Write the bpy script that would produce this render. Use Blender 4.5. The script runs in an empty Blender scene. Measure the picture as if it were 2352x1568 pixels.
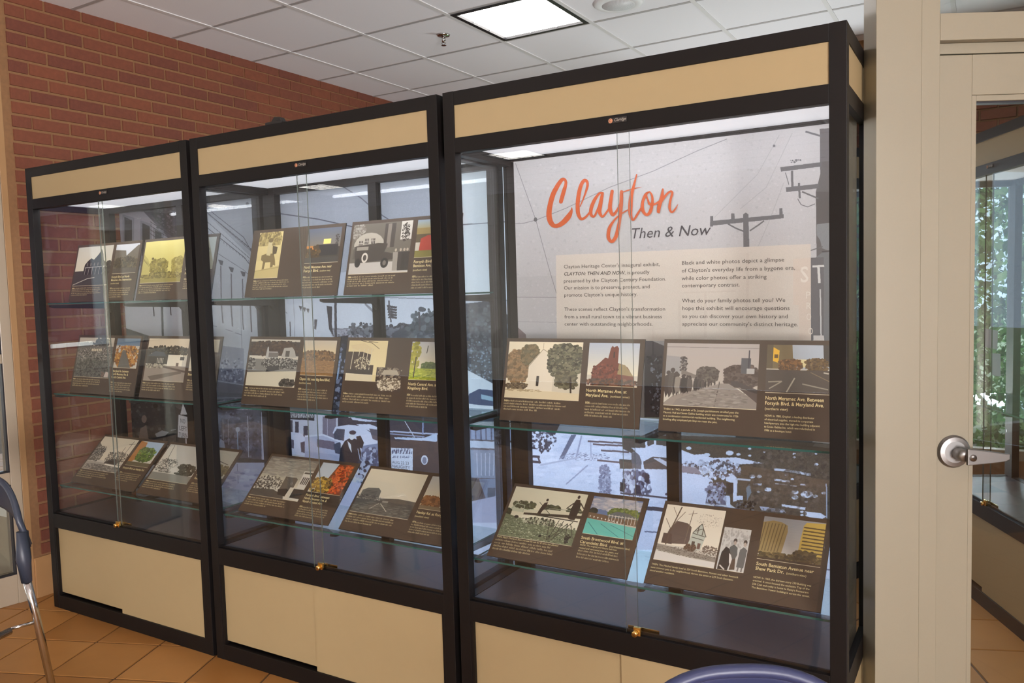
import bpy, math, random
import numpy as np
from mathutils import Vector, Matrix

# ------------------------------------------------------------------ camera
CAM = np.array([3.9545, -2.156, 1.5052]); YAW, PITCH, ROLL, F = -0.5372, -0.067, -0.0283, 1846.92
def cam_axes():
    cy, sy = math.cos(YAW), math.sin(YAW)
    fwd = np.array([sy * math.cos(PITCH), cy * math.cos(PITCH), math.sin(PITCH)])
    right = np.array([cy, -sy, 0.0]); up = np.cross(right, fwd)
    c, s = math.cos(ROLL), math.sin(ROLL)
    return right * c + up * s, -right * s + up * c, fwd
RR, UU, FW = cam_axes()
def ray(x, y): return FW + RR * (x - 1176) / F - UU * (y - 784) / F
def on(x, y, ax, val):
    """measured point of the photograph -> world point on the plane axis=val"""
    v = ray(x, y); t = (val - CAM[ax]) / v[ax]
    return CAM + v * t
scene = bpy.context.scene
cd = bpy.data.cameras.new('camera'); cam = bpy.data.objects.new('camera', cd)
scene.collection.objects.link(cam)
cam.matrix_world = Matrix(((RR[0], UU[0], -FW[0], CAM[0]), (RR[1], UU[1], -FW[1], CAM[1]), (RR[2], UU[2], -FW[2], CAM[2]), (0, 0, 0, 1)))
cd.sensor_fit = 'HORIZONTAL'; cd.sensor_width = 36.0; cd.lens = F / 2352 * 36.0; cd.clip_start = 0.05; cd.clip_end = 200
scene.camera = cam
scene.view_settings.view_transform = 'Standard'; scene.view_settings.look = 'None'
scene.view_settings.exposure = -0.68; scene.view_settings.gamma = 1.0
scene.view_settings.use_curve_mapping = False
scene.cycles.transparent_max_bounces = 40
scene.cycles.max_bounces = 10
# world: overcast-bright daylight, seen through the windows
world = bpy.data.worlds.new('sky'); scene.world = world; world.use_nodes = True
nt = world.node_tree; bg = nt.nodes['Background']
bg.inputs[0].default_value = (0.62, 0.78, 1.0, 1); bg.inputs[1].default_value = 3.0
PANEL_POWER = 15.0     # ceiling light diffusers
TUBE_POWER = 38.0      # lamps inside the display cases
def area_lamp(name, loc, rot, sx, sy, power, col):
    l = bpy.data.lights.new(name, 'AREA'); l.shape = 'RECTANGLE'; l.size = sx; l.size_y = sy; l.energy = power; l.color = col
    o = bpy.data.objects.new(name, l); scene.collection.objects.link(o); o.location = loc; o.rotation_euler = rot; return o
# area lamps outside the window openings, tilted up at the ceiling
area_lamp('right_fill', (9.7, -6.8, 1.0), (0, math.radians(126), 0), 2.2, 4.4, 3300, (1.0, .965, .97))  # added fill out of view at the right, brightens ceiling and fronts
area_lamp('lobby_daylight', (-13.7, -4.5, 1.0), (0, math.radians(-122), 0), 2.2, 8.0, 450, (1.0, .96, .92))
area_lamp('ceiling_fill', (2.95, 4.35, .55), (math.radians(-128), 0, 0), 1.5, .7, 135, (.95, .96, 1.0))  # added uplight hidden behind the cases to lift the ceiling
sl = bpy.data.lights.new('low_daylight', 'SUN'); sl.energy = 21.0; sl.angle = math.radians(30); sl.color = (.80, .89, 1.0)
so = bpy.data.objects.new('low_daylight', sl); scene.collection.objects.link(so); so.rotation_euler = (math.radians(-83), 0, math.radians(14))
H, W4, DC = 2.134, 1.217, 0.40
ZC = 3.02

# ------------------------------------------------------------------ helpers
def lin(c):
    c = c / 255.0
    return c / 12.92 if c <= 0.04045 else ((c + 0.055) / 1.055) ** 2.4
def S(r, g, b): return (lin(r), lin(g), lin(b), 1)
MATS = {}
def mat(name, col, rough=0.6, metal=0.0, coat=0.0, noise=0.0, nscale=40, bump=0.0, spec=0.5, emit=None):
    if name in MATS: return MATS[name]
    m = bpy.data.materials.new(name); m.use_nodes = True; n = m.node_tree.nodes; L = m.node_tree.links
    p = n['Principled BSDF']; p.inputs['Base Color'].default_value = col
    p.inputs['Roughness'].default_value = rough; p.inputs['Metallic'].default_value = metal
    p.inputs['Coat Weight'].default_value = coat; p.inputs['Coat Roughness'].default_value = 0.08
    p.inputs['Specular IOR Level'].default_value = spec
    if noise or bump:
        t = n.new('ShaderNodeTexCoord'); x = n.new('ShaderNodeTexNoise'); x.inputs['Scale'].default_value = nscale
        x.inputs['Detail'].default_value = 5; L.new(t.outputs['Object'], x.inputs['Vector'])
        if noise:
            r = n.new('ShaderNodeMapRange'); r.inputs['To Min'].default_value = 1 - noise; r.inputs['To Max'].default_value = 1 + noise
            L.new(x.outputs['Fac'], r.inputs['Value'])
            v = n.new('ShaderNodeVectorMath'); v.operation = 'SCALE'; v.inputs[0].default_value = col[:3]
            L.new(r.outputs['Result'], v.inputs['Scale']); L.new(v.outputs['Vector'], p.inputs['Base Color'])
        if bump:
            b = n.new('ShaderNodeBump'); b.inputs['Strength'].default_value = bump; b.inputs['Distance'].default_value = 0.002
            L.new(x.outputs['Fac'], b.inputs['Height']); L.new(b.outputs['Normal'], p.inputs['Normal'])
    if emit:
        p.inputs['Emission Color'].default_value = emit[0]; p.inputs['Emission Strength'].default_value = emit[1]
    MATS[name] = m
    return m
def glass(name, tint, ior=1.5, gain=1.0, dust=0.0):
    m = bpy.data.materials.new(name); m.use_nodes = True; n = m.node_tree.nodes; L = m.node_tree.links
    n.remove(n['Principled BSDF']); out = n['Material Output']
    tr = n.new('ShaderNodeBsdfTransparent'); tr.inputs[0].default_value = tint
    gl = n.new('ShaderNodeBsdfGlossy'); gl.inputs['Roughness'].default_value = 0.0
    lw = n.new('ShaderNodeLayerWeight'); lw.inputs['Blend'].default_value = 0.5      # facing = 1 - |cos|
    pw = n.new('ShaderNodeMath'); pw.operation = 'POWER'; pw.inputs[1].default_value = 5.0; L.new(lw.outputs['Facing'], pw.inputs[0])
    r0 = ((ior - 1) / (ior + 1)) ** 2
    mu = n.new('ShaderNodeMath'); mu.operation = 'MULTIPLY_ADD'; mu.inputs[1].default_value = (1 - r0) * gain; mu.inputs[2].default_value = r0 * gain; mu.use_clamp = True
    mx = n.new('ShaderNodeMixShader'); L.new(pw.outputs[0], mu.inputs[0]); L.new(mu.outputs[0], mx.inputs[0])
    L.new(tr.outputs[0], mx.inputs[1]); L.new(gl.outputs[0], mx.inputs[2])
    last = mx
    if dust:
        df = n.new('ShaderNodeBsdfDiffuse'); df.inputs[0].default_value = (0.8, 0.78, 0.75, 1)
        m2 = n.new('ShaderNodeMixShader'); m2.inputs[0].default_value = dust
        L.new(mx.outputs[0], m2.inputs[1]); L.new(df.outputs[0], m2.inputs[2]); last = m2
    L.new(last.outputs[0], out.inputs['Surface'])
    MATS[name] = m
    return m
COL = scene.collection
def empty(name, loc=(0, 0, 0), rz=0.0, label=None, cat=None, group=None, kind=None):
    o = bpy.data.objects.new(name, None); COL.objects.link(o); o.location = loc; o.rotation_euler = (0, 0, rz)
    o.empty_display_size = 0.05
    tag(o, label, cat, group, kind); return o
def tag(o, label=None, cat=None, group=None, kind=None):
    if label: o['label'] = label
    if cat: o['category'] = cat
    if group: o['group'] = group
    if kind: o['kind'] = kind
    return o
class MB:
    def __init__(s): s.v = []; s.f = []; s.mi = []; s.uv = {}
    def box(s, x0, x1, y0, y1, z0, z1, m=0, edge=None):
        b = len(s.v)
        s.v += [(x0, y0, z0), (x1, y0, z0), (x1, y1, z0), (x0, y1, z0), (x0, y0, z1), (x1, y0, z1), (x1, y1, z1), (x0, y1, z1)]
        fs = [(0, 3, 2, 1), (4, 5, 6, 7), (0, 1, 5, 4), (2, 3, 7, 6), (1, 2, 6, 5), (3, 0, 4, 7)]
        for i, f in enumerate(fs):
            s.f.append(tuple(b + k for k in f)); s.mi.append(m if (edge is None or i not in edge[0]) else edge[1])
        return s
    def poly(s, pts, m=0):
        b = len(s.v); s.v += [tuple(p) for p in pts]; s.f.append(tuple(range(b, b + len(pts)))); s.mi.append(m); return s
    def prism(s, pts, axis, a0, a1, m=0):
        """polygon of 2-D points extruded along an axis (0 x, 1 y, 2 z)"""
        def P(u, v, a): return {0: (a, u, v), 1: (u, a, v), 2: (u, v, a)}[axis]
        n = len(pts); b = len(s.v)
        s.v += [P(u, v, a0) for u, v in pts] + [P(u, v, a1) for u, v in pts]
        s.f.append(tuple(b + i for i in range(n))); s.mi.append(m)
        s.f.append(tuple(b + n + i for i in reversed(range(n)))); s.mi.append(m)
        for i in range(n):
            j = (i + 1) % n; s.f.append((b + i, b + n + i, b + n + j, b + j)); s.mi.append(m)
        return s
    def lathe(s, prof, axis=2, c=(0, 0, 0), n=24, m=0):
        """profile of (radius, height) turned about an axis"""
        b = len(s.v); k = len(prof)
        for i in range(n):
            a = 2 * math.pi * i / n
            for r, h in prof:
                p = {2: (r * math.cos(a), r * math.sin(a), h), 1: (r * math.cos(a), h, r * math.sin(a)), 0: (h, r * math.cos(a), r * math.sin(a))}[axis]
                s.v.append((c[0] + p[0], c[1] + p[1], c[2] + p[2]))
        for i in range(n):
            j = (i + 1) % n
            for t in range(k - 1):
                s.f.append((b + i * k + t, b + j * k + t, b + j * k + t + 1, b + i * k + t + 1)); s.mi.append(m)
        s.f.append(tuple(b + i * k for i in reversed(range(n)))); s.mi.append(m)
        s.f.append(tuple(b + i * k + k - 1 for i in range(n))); s.mi.append(m)
        return s
    def tube(s, pts, r, n=10, m=0, flat=1.0):
        pts = [Vector(p) for p in pts]; b = len(s.v)
        rs = r if isinstance(r, (list, tuple)) else [r] * len(pts)
        for i, p in enumerate(pts):
            d = (pts[min(i + 1, len(pts) - 1)] - pts[max(i - 1, 0)]).normalized()
            u = d.cross(Vector((0, 0, 1)))
            if u.length < 1e-3: u = Vector((1, 0, 0))
            u.normalize(); w = d.cross(u)
            for k in range(n):
                a = 2 * math.pi * k / n; q = p + u * math.cos(a) * rs[i] + w * math.sin(a) * rs[i] * flat
                s.v.append(tuple(q))
        for i in range(len(pts) - 1):
            for k in range(n):
                j = (k + 1) % n
                s.f.append((b + i * n + k, b + i * n + j, b + (i + 1) * n + j, b + (i + 1) * n + k)); s.mi.append(m)
        s.f.append(tuple(b + k for k in reversed(range(n)))); s.mi.append(m)
        e = b + (len(pts) - 1) * n; s.f.append(tuple(e + k for k in range(n))); s.mi.append(m)
        return s
    def mesh(s, name, mats, smooth=False):
        me = bpy.data.meshes.new(name); me.from_pydata(s.v, [], s.f); me.update()
        for m in (mats if isinstance(mats, (list, tuple)) else [mats]): me.materials.append(m)
        me.polygons.foreach_set('material_index', s.mi)
        if smooth: me.polygons.foreach_set('use_smooth', [len(f) <= 4 for f in s.f])
        me.update(); return me
    def build(s, name, mats, parent=None, smooth=False, bevel=0.0, loc=None):
        o = bpy.data.objects.new(name, s.mesh(name, mats, smooth)); COL.objects.link(o)
        if parent: o.parent = parent
        if loc is not None: o.location = loc
        if bevel:
            b = o.modifiers.new('bevel', 'BEVEL'); b.width = bevel; b.segments = 2; b.limit_method = 'ANGLE'
        return o
def box(name, x0, x1, y0, y1, z0, z1, m, parent=None, bevel=0.0):
    return MB().box(x0, x1, y0, y1, z0, z1).build(name, m, parent, bevel=bevel)
def inst(me, name, parent, loc, rot=(0, 0, 0), scale=None):
    o = bpy.data.objects.new(name, me); COL.objects.link(o); o.parent = parent; o.location = loc; o.rotation_euler = rot
    if scale: o.scale = scale
    return o

# ------------------------------------------------------------------ text as geometry (built-in font)
_gl = {}
def glyph(ch, bold=False):
    k = (ch, bold)
    if k in _gl: return _gl[k]
    def width(t):
        c = bpy.data.curves.new('t', 'FONT'); c.body = t; c.size = 1.0; c.resolution_u = 2
        if bold: c.offset = 0.004 if ch in 'MNW' else 0.012
        o = bpy.data.objects.new('t', c); me = bpy.data.meshes.new_from_object(o)
        bpy.data.objects.remove(o); bpy.data.curves.remove(c); return me
    me = width(ch)
    v = np.array([tuple(a.co)[:2] for a in me.vertices]) if len(me.vertices) else np.zeros((0, 2))
    f = [tuple(p.vertices) for p in me.polygons]
    # advance: width of |ch| between two bars minus bars
    def xmax(t):
        m = width(t); x = max(a.co.x for a in m.vertices); bpy.data.meshes.remove(m); return x
    if 'bar' not in _gl: _gl['bar'] = xmax('||') - xmax('|')
    adv = xmax('|' + ch + '|') - xmax('|') - _gl['bar']
    bpy.data.meshes.remove(me)
    _gl[k] = (v, f, adv); return _gl[k]
_gl['cap'] = None
def text_geo(t, x, y, width=None, cap=None, bold=False, shear=0.0, rot=0.0):
    """vertices/faces of a line of text in 2-D, baseline start (x, y), stretched to the measured width and cap height"""
    V, Fc, pen = [], [], 0.0
    H1 = glyph('H', bold)[0][:, 1].max()
    for ch in t:
        v, f, adv = glyph(ch, bold)
        if len(v): V.append((v + np.array([pen, 0]), f))
        pen += adv
    sy = (cap / H1); sx = (width / pen) if width else sy
    verts, faces = [], []
    c, s = math.cos(rot), math.sin(rot)
    for v, f in V:
        b = len(verts)
        for a in v:
            px, py = a[0] * sx + a[1] * sy * shear, a[1] * sy
            verts.append((x + px * c - py * s, y + px * s + py * c))
        faces += [tuple(b + i for i in q) for q in f]
    return verts, faces
def lettering(name, geos, y, m, parent, label=None):
    """2-D text geometries -> one mesh in the local XZ plane at depth y (facing -y)"""
    v, f = [], []
    for gv, gf in geos:
        b = len(v); v += [(p[0], y if len(p) < 3 else p[2], p[1]) for p in gv]; f += [tuple(b + i for i in q) for q in gf]
    me = bpy.data.meshes.new(name); me.from_pydata(v, [], f); me.materials.append(m); me.update()
    o = bpy.data.objects.new(name, me); COL.objects.link(o); o.parent = parent
    if label: o['label'] = label
    return o

# ------------------------------------------------------------------ painter for the flat prints
rng = np.random.default_rng(7)
class Cv:
    """canvas in its own coordinates x0..x1 (right), y0..y1 (down); fn maps outer coordinates to those"""
    def __init__(s, w, h, win, col, fn=None, arr=None):
        s.a = arr if arr is not None else np.ones((h, w, 3), np.float32) * (np.array(col, np.float32) / 255)
        s.h, s.w = s.a.shape[:2]; s.win = win; s.fn = fn
    def P(s, pts):
        out = []
        for x, y in pts:
            if s.fn: x, y = s.fn(x, y)
            x0, y0, x1, y1 = s.win
            out.append(((x - x0) / (x1 - x0) * s.w, (y - y0) / (y1 - y0) * s.h))
        return np.array(out)
    def fillpx(s, q, col, al=1.0):
        x0, y0 = np.floor(q.min(0)).astype(int); x1, y1 = np.ceil(q.max(0)).astype(int)
        x0, y0, x1, y1 = max(x0, 0), max(y0, 0), min(x1, s.w), min(y1, s.h)
        if x1 <= x0 or y1 <= y0: return
        X, Y = np.meshgrid(np.arange(x0, x1) + .5, np.arange(y0, y1) + .5)
        ins = np.zeros(X.shape, bool); n = len(q)
        for i in range(n):
            ax, ay = q[i]; bx, by = q[(i + 1) % n]
            if ay == by: continue
            c = ((ay > Y) != (by > Y)) & (X < (bx - ax) * (Y - ay) / (by - ay) + ax); ins ^= c
        sub = s.a[y0:y1, x0:x1]; c = np.array(col, np.float32) / 255
        sub[ins] = sub[ins] * (1 - al) + c * al
    def p(s, col, *pts, al=1.0): s.fillpx(s.P(pts), col, al); return s
    def r(s, col, x0, y0, x1, y1, al=1.0): return s.p(col, (x0, y0), (x1, y0), (x1, y1), (x0, y1), al=al)
    def e(s, col, cx, cy, rx, ry, al=1.0):
        t = np.linspace(0, 2 * math.pi, 18)[:-1]
        return s.p(col, *[(cx + rx * math.cos(a), cy + ry * math.sin(a)) for a in t], al=al)
    def l(s, col, w, *pts, al=1.0):
        q = s.P(pts); k = s.w / (s.win[2] - s.win[0]) if not s.fn else None
        wp = max((w * k if k else w) / 2, .55)
        for a, b in zip(q[:-1], q[1:]):
            d = b - a; L = np.hypot(*d)
            if L < 1e-6: continue
            nn = np.array([-d[1], d[0]]) / L * wp
            s.fillpx(np.array([a + nn, b + nn, b - nn, a - nn]), col, al)
        return s
    def g(s, c0, c1, x0, y0, x1, y1, n=14):
        c0, c1 = np.array(c0, float), np.array(c1, float)
        for i in range(n):
            s.r(c0 + (c1 - c0) * i / max(n - 1, 1), x0, y0 + (y1 - y0) * i / n, x1, y0 + (y1 - y0) * (i + 1) / n)
        return s
    def t(s, cols, x0, y0, x1, y1, n, r, asp=1.0, al=1.0):
        """scattered blobs: leaves, crowds, snow lumps"""
        if s.fn: r *= 560; n = int(n * .8)
        for i in range(int(n * 2.2)):
            c = np.array(cols[rng.integers(len(cols))], float) + rng.normal(0, 7)
            while True:
                u, v = rng.random(2)
                if abs(2 * u - 1) ** 2.4 + abs(2 * v - 1) ** 2.4 < 1.12 * (.8 + .4 * rng.random()): break
            k = r * .66 * (.5 + rng.random())
            s.e(c, x0 + u * (x1 - x0), y0 + v * (y1 - y0), k, k * asp, al=al)
        return s
    def bars(s, col, x0, y0, x1, y1, n, last=.6, th=.5, al=1.0):
        """rows of word-length strokes for print too small to read"""
        for i in range(n):
            yy = y0 + (y1 - y0) * i / n; hh = (y1 - y0) / n * th; x = x0
            xe = x0 + (x1 - x0) * (last if i == n - 1 else .9 + .1 * rng.random())
            while x < xe:
                w = (x1 - x0) * (.03 + .10 * rng.random()); w = min(w, xe - x); st = (x1 - x0) * .0135; q = x
                while q < x + w - st * .3:
                    up = .0 if rng.random() < .72 else -.45
                    s.r(col, q, yy + hh * up, q + st * (.45 + .3 * rng.random()), yy + hh, al=al); q += st
                x += w + (x1 - x0) * .016
        return s
    def sub(s, x0, y0, x1, y1, col=(200, 195, 180), win=(0, 0, 1, 1)):
        q = s.P([(x0, y0), (x1, y1)]).round().astype(int)
        a = s.a[max(q[0][1], 0):q[1][1], max(q[0][0], 0):q[1][0]]; a[:] = np.array(col, np.float32) / 255
        return Cv(0, 0, win, None, arr=a)
    def grain(s, k):
        s.a += rng.normal(0, k / 255, s.a.shape[:2])[..., None].astype(np.float32); return s
    def image(s, name):
        im = bpy.data.images.new(name, s.w, s.h); px = np.ones((s.h, s.w, 4), np.float32)
        px[..., :3] = np.clip(s.a[::-1], 0, 1); im.pixels.foreach_set(px.ravel()); im.update(); im.pack(); return im
def print_mat(name, im, rough=0.5, translucent=0.0, gain=1.0, coat=0.0):
    m = bpy.data.materials.new(name); m.use_nodes = True; n = m.node_tree.nodes; L = m.node_tree.links
    p = n['Principled BSDF']; p.inputs['Roughness'].default_value = rough; p.inputs['Coat Weight'].default_value = coat
    t = n.new('ShaderNodeTexImage'); t.image = im; t.extension = 'EXTEND'; L.new(t.outputs[0], p.inputs['Base Color'])
    if translucent:
        tl = n.new('ShaderNodeBsdfTranslucent'); mx = n.new('ShaderNodeMixShader'); mx.inputs[0].default_value = translucent
        L.new(t.outputs[0], tl.inputs[0]); L.new(p.outputs[0], mx.inputs[1]); L.new(tl.outputs[0], mx.inputs[2])
        L.new(mx.outputs[0], n['Material Output'].inputs['Surface'])
    return m
def slab(name, x0, x1, z0, z1, th, mprint, medge, parent=None):
    """flat board in the local XZ plane, front at y=0 carrying the print, th thick"""
    mb = MB().box(x0, x1, 0, th, z0, z1, 1); mb.mi[2] = 0
    if th < .003: mb = MB().poly([(x0, 0, z0), (x1, 0, z0), (x1, 0, z1), (x0, 0, z1)])      # a printed film
    me = mb.mesh(name, [mprint, medge])
    uv = me.uv_layers.new(name='UVMap')
    for p in me.polygons:
        for li in p.loop_indices:
            co = me.vertices[me.loops[li].vertex_index].co
            uv.data[li].uv = ((co.x - x0) / (x1 - x0), (co.z - z0) / (z1 - z0))
    o = bpy.data.objects.new(name, me); COL.objects.link(o)
    if parent: o.parent = parent
    return o

# ------------------------------------------------------------------ materials
M_frame = mat('frame_brown_black', S(17, 13, 12), 0.5, noise=.12, nscale=60, spec=.28)
M_beige = mat('beige_laminate', S(166, 146, 108), 0.55, noise=.02, nscale=20)
M_deck = mat('dark_deck', S(88, 82, 86), 0.35, noise=.08, nscale=80)
M_white = mat('soffit_white', S(235, 236, 240), 0.5)
M_lens = mat('case_light_lens', S(235, 236, 240), 0.5, emit=(S(236, 240, 250), .95))
M_tube = mat('lamp_tube', S(255, 255, 255), 0.5, emit=(S(244, 246, 255), TUBE_POWER))
M_glass = glass('clear_glass', (0.985, 0.99, 0.985, 1), gain=1.1, dust=0.0)
M_sglass = glass('side_glass', (0.985, 0.99, 0.988, 1), gain=1.1)
M_shelf = glass('shelf_glass', (0.90, 0.96, 0.94, 1), gain=1.2)
M_gedge = mat('green_glass_edge', S(42, 92, 86), 0.15)
M_gedge2 = mat('pane_edge', S(92, 98, 92), 0.2)
M_brass = mat('brass', S(222, 184, 110), 0.22, metal=1.0)
M_steel = mat('satin_steel', S(150, 148, 146), 0.42, metal=1.0)
M_black = mat('black_core', S(34, 30, 28), 0.6)
M_brick = None
# ------------------------------------------------------------------ the room
FH = np.array([math.sin(YAW), math.cos(YAW), 0]); RH = np.array([FH[1], -FH[0], 0])
def project(P):
    v = np.array(P, float) - CAM; z = v @ FW
    return (1176 + F * (v @ RR) / z, 784 - F * (v @ UU) / z, z)
def in_view(P, m=60):
    x, y, z = project(P); return z > .3 and -m < x < 2352 + m and -m < y < 1568 + m
M_tileA = [mat('terracotta_tile_%s' % n, c, 0.38, noise=.10, nscale=9) for n, c in
           (('amber', S(174, 122, 64)), ('honey', S(182, 129, 70)), ('clay', S(166, 114, 58)))]
M_grout = mat('tile_grout', S(96, 72, 52), 0.9)
M_ctile = mat('acoustic_tile', S(238, 236, 240), 0.9, noise=.05, nscale=300, bump=.2)
M_tee = mat('ceiling_tee', S(226, 224, 224), 0.5)
M_tee2 = mat('ceiling_cross_tee', S(176, 172, 172), 0.5)  # same white tees; recess shade is put into this darker tone
M_wallp = mat('painted_wall', S(196, 184, 166), 0.8)
M_mortar = mat('mortar', S(134, 98, 66), 0.95, noise=.2, nscale=60)
BR = [mat('brick_%s' % n, c, 0.85, noise=.25, nscale=45, bump=.6) for n, c in
      (('red', S(112, 62, 44)), ('rust', S(115, 64, 44)), ('dark', S(106, 58, 43)), ('orange', S(119, 66, 44)))]
M_alu = mat('bronze_greige_frame', S(146, 138, 118), 0.45, coat=.2, noise=.02, nscale=200)
M_alu2 = mat('storefront_frame', S(164, 150, 130), 0.45, coat=.2)
M_gasket = mat('gasket', S(30, 28, 34), 0.5)

floor = box('floor', -13, 9, -9, 3.7, -.05, -.004, M_grout); tag(floor, kind='structure')
ang = math.radians(21.4); ea = np.array([math.cos(ang), math.sin(ang)]); eb = np.array([-ea[1], ea[0]])
TS = .3028
tme = []
for k, m in enumerate(M_tileA):
    h = TS / 2 - .0028; mb = MB()
    mb.v = [(-h, -h, -.012), (h, -h, -.012), (h, h, -.012), (-h, h, -.012), (-h + .003, -h + .003, 0), (h - .003, -h + .003, 0), (h - .003, h - .003, 0), (-h + .003, h - .003, 0)]
    mb.f = [(4, 5, 6, 7), (0, 1, 5, 4), (1, 2, 6, 5), (2, 3, 7, 6), (3, 0, 4, 7)]; mb.mi = [0] * 5
    tme.append(mb.mesh('floor_tile', m))
cells = []
for i in range(-22, 30):
    for j in range(-22, 18):
        p = ea * (.1868 + (i + .5) * TS) + eb * (-.0487 + (j + .5) * TS)
        if not (-4.5 < p[0] < 6.5 and -4.2 < p[1] < 3.5): continue
        under = (0.15 < p[0] < 3.5 and .2 < p[1] < .4)
        vis = in_view((p[0], p[1], 0), 120) and not under
        cells.append((project((p[0], p[1], 0))[2] if vis else 99, p))
cells.sort(key=lambda c: c[0])
rest = MB()
for n, (dd, p) in enumerate(cells):
    k = int(rng.integers(3))
    if dd < 50 and n < 290:
        inst(tme[k], 'floor_tile', floor, (p[0], p[1], 0), (0, 0, ang))
    else:
        b = len(rest.v); h = TS / 2 - .003
        for sx, sy in ((-1, -1), (1, -1), (1, 1), (-1, 1)):
            q = p + ea * h * sx + eb * h * sy; rest.v.append((q[0], q[1], -.0005))
        rest.f.append((b, b + 1, b + 2, b + 3)); rest.mi.append(k)
o = rest.build('floor_tile', M_tileA, floor); o['kind'] = 'stuff'

# ceiling: hung acoustic tiles in a white tee grid
ceil = box('ceiling', -13, 9, -9, 3.7, ZC + .02, ZC + .08, M_ctile); tag(ceil, kind='structure')
CS, CX, CY = .60, 1.36, 1.60
LIGHTS = [(0, 0, 'square ceiling light panel with bright diffuser above the middle display case'),
          (0, -6, None), (5, -6, None), (-4, -13, None), (-10, -14, None), (-15, -15, None), (-17, -13, None), (-22, -14, None), (6, -13, None), (-2, -10, None)]  # some known from reflections, the others added unseen to light the case fronts
lightcells = {(a, b) for a, b, _ in LIGHTS}
ct = MB(); h = CS / 2 - .012
ct.box(-h, h, -h, h, -.0, .015); ctm = ct.mesh('ceiling_tile', M_ctile)
rest = MB()
for i in range(-24, 13):
    for j in range(-18, 4):
        if (i, j) in lightcells: continue
        x, y = CX + (i + .5) * CS, CY + (j + .5) * CS
        if y > 3.6: continue
        if any(in_view((x + a, y + b, ZC), 0) for a in (-.3, 0, .3) for b in (-.3, 0, .3)) and x > -.5 and y > -.6:
            inst(ctm, 'ceiling_tile', ceil, (x, y, ZC))
        else: rest.box(x - h, x + h, y - h, y + h, ZC, ZC + .015)
o = rest.build('ceiling_tile', M_ctile, ceil); o['kind'] = 'stuff'
g = MB()
for i in range(-24, 14): x = CX + i * CS; g.box(x - .012, x + .012, -9, 3.6, ZC - .004, ZC + .012)
g.build('tee_grid', M_tee, ceil); g = MB()
for j in range(-17, 4): y = CY + j * CS; g.box(-13, 9, y - .012, y + .012, ZC - .002, ZC + .012)
g.build('cross_tee_grid', M_tee2, ceil)

M_diff = mat('light_diffuser', S(255, 255, 255), .5, emit=(S(255, 250, 244), PANEL_POWER))
M_fin = mat('diffuser_rib', S(240, 240, 240), .5, emit=(S(246, 244, 242), .86))
def ceiling_light(i, j, label):
    x, y = CX + (i + .5) * CS, CY + (j + .5) * CS
    t = empty('ceiling_light', (x, y, ZC), 0, label or 'square ceiling light panel out over the lobby, mirrored in the glass or added as unseen fill', 'ceiling light',
              None if label else 'lobby ceiling lights')
    f = MB(); a, b = .288, .262
    for q in ((-a, a, -a, -b), (-a, a, b, a), (-a, -b, -b, b), (b, a, -b, b)): f.box(q[0], q[1], q[2], q[3], -.006, .014)
    f.build('frame', mat('light_frame', S(40, 40, 44), .4), t)
    box('diffuser', -b, b, -b, b, .008, .014, M_diff, t)
    r = MB()
    for k in (-.087, .087): r.box(k - .003, k + .003, -b, b, .002, .0079); r.box(-b, b, k - .003, k + .003, .002, .0079)
    r.build('diffuser_rib', M_fin, t)
for a in LIGHTS: ceiling_light(*a)

# ceiling speaker and sprinkler
sp = empty('ceiling_speaker', (2.215, 1.985, ZC), 0, 'round white speaker grille set in the ceiling right of the light panel', 'speaker')
M_spk = mat('speaker_white', S(240, 240, 242), .45)
MB().lathe([(.0, -.010), (.085, -.012), (.09, -.016), (.125, -.012), (.137, -.004), (.137, .0)], c=(0, 0, 0), n=40).build('rim', M_spk, sp, True)
gm = MB()
for r_ in np.arange(.006, .088, .006):
    n = max(6, int(2 * math.pi * r_ / .007))
    for k in range(n):
        a = 2 * math.pi * k / n; x, y = r_ * math.cos(a), r_ * math.sin(a)
        gm.poly([(x - .0016, y - .0016, -.0165), (x - .0016, y + .0016, -.0165), (x + .0016, y + .0016, -.0165), (x + .0016, y - .0016, -.0165)])
gm.build('grille_holes', mat('grille_hole', S(190, 190, 194), .6), sp)
MB().lathe([(.0, -.0162), (.0885, -.0162), (.0885, -.010), (.0, -.010)], n=40).build('grille', M_spk, sp, True)
sk = empty('fire_sprinkler', (1.135, 1.88, ZC), 0, 'small chrome fire sprinkler head under the ceiling left of the light panel', 'sprinkler')
M_chr = mat('chrome', S(200, 198, 196), .15, metal=1.0)
MB().lathe([(.0, -.01), (.036, -.008), (.04, 0)], n=24).build('escutcheon', M_chr, sk, True)
MB().lathe([(.009, -.045), (.012, -.03), (.010, -.008)], n=12).tube([(-.011, 0, -.03), (-.014, 0, -.05), (0, 0, -.06)], .002).tube([(.011, 0, -.03), (.014, 0, -.05), (0, 0, -.06)], .002).build('sprinkler_body', M_chr, sk, True)
MB().lathe([(.0, -.064), (.015, -.063), (.015, -.061), (.0, -.060)], n=16).build('deflector', M_chr, sk)

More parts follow.
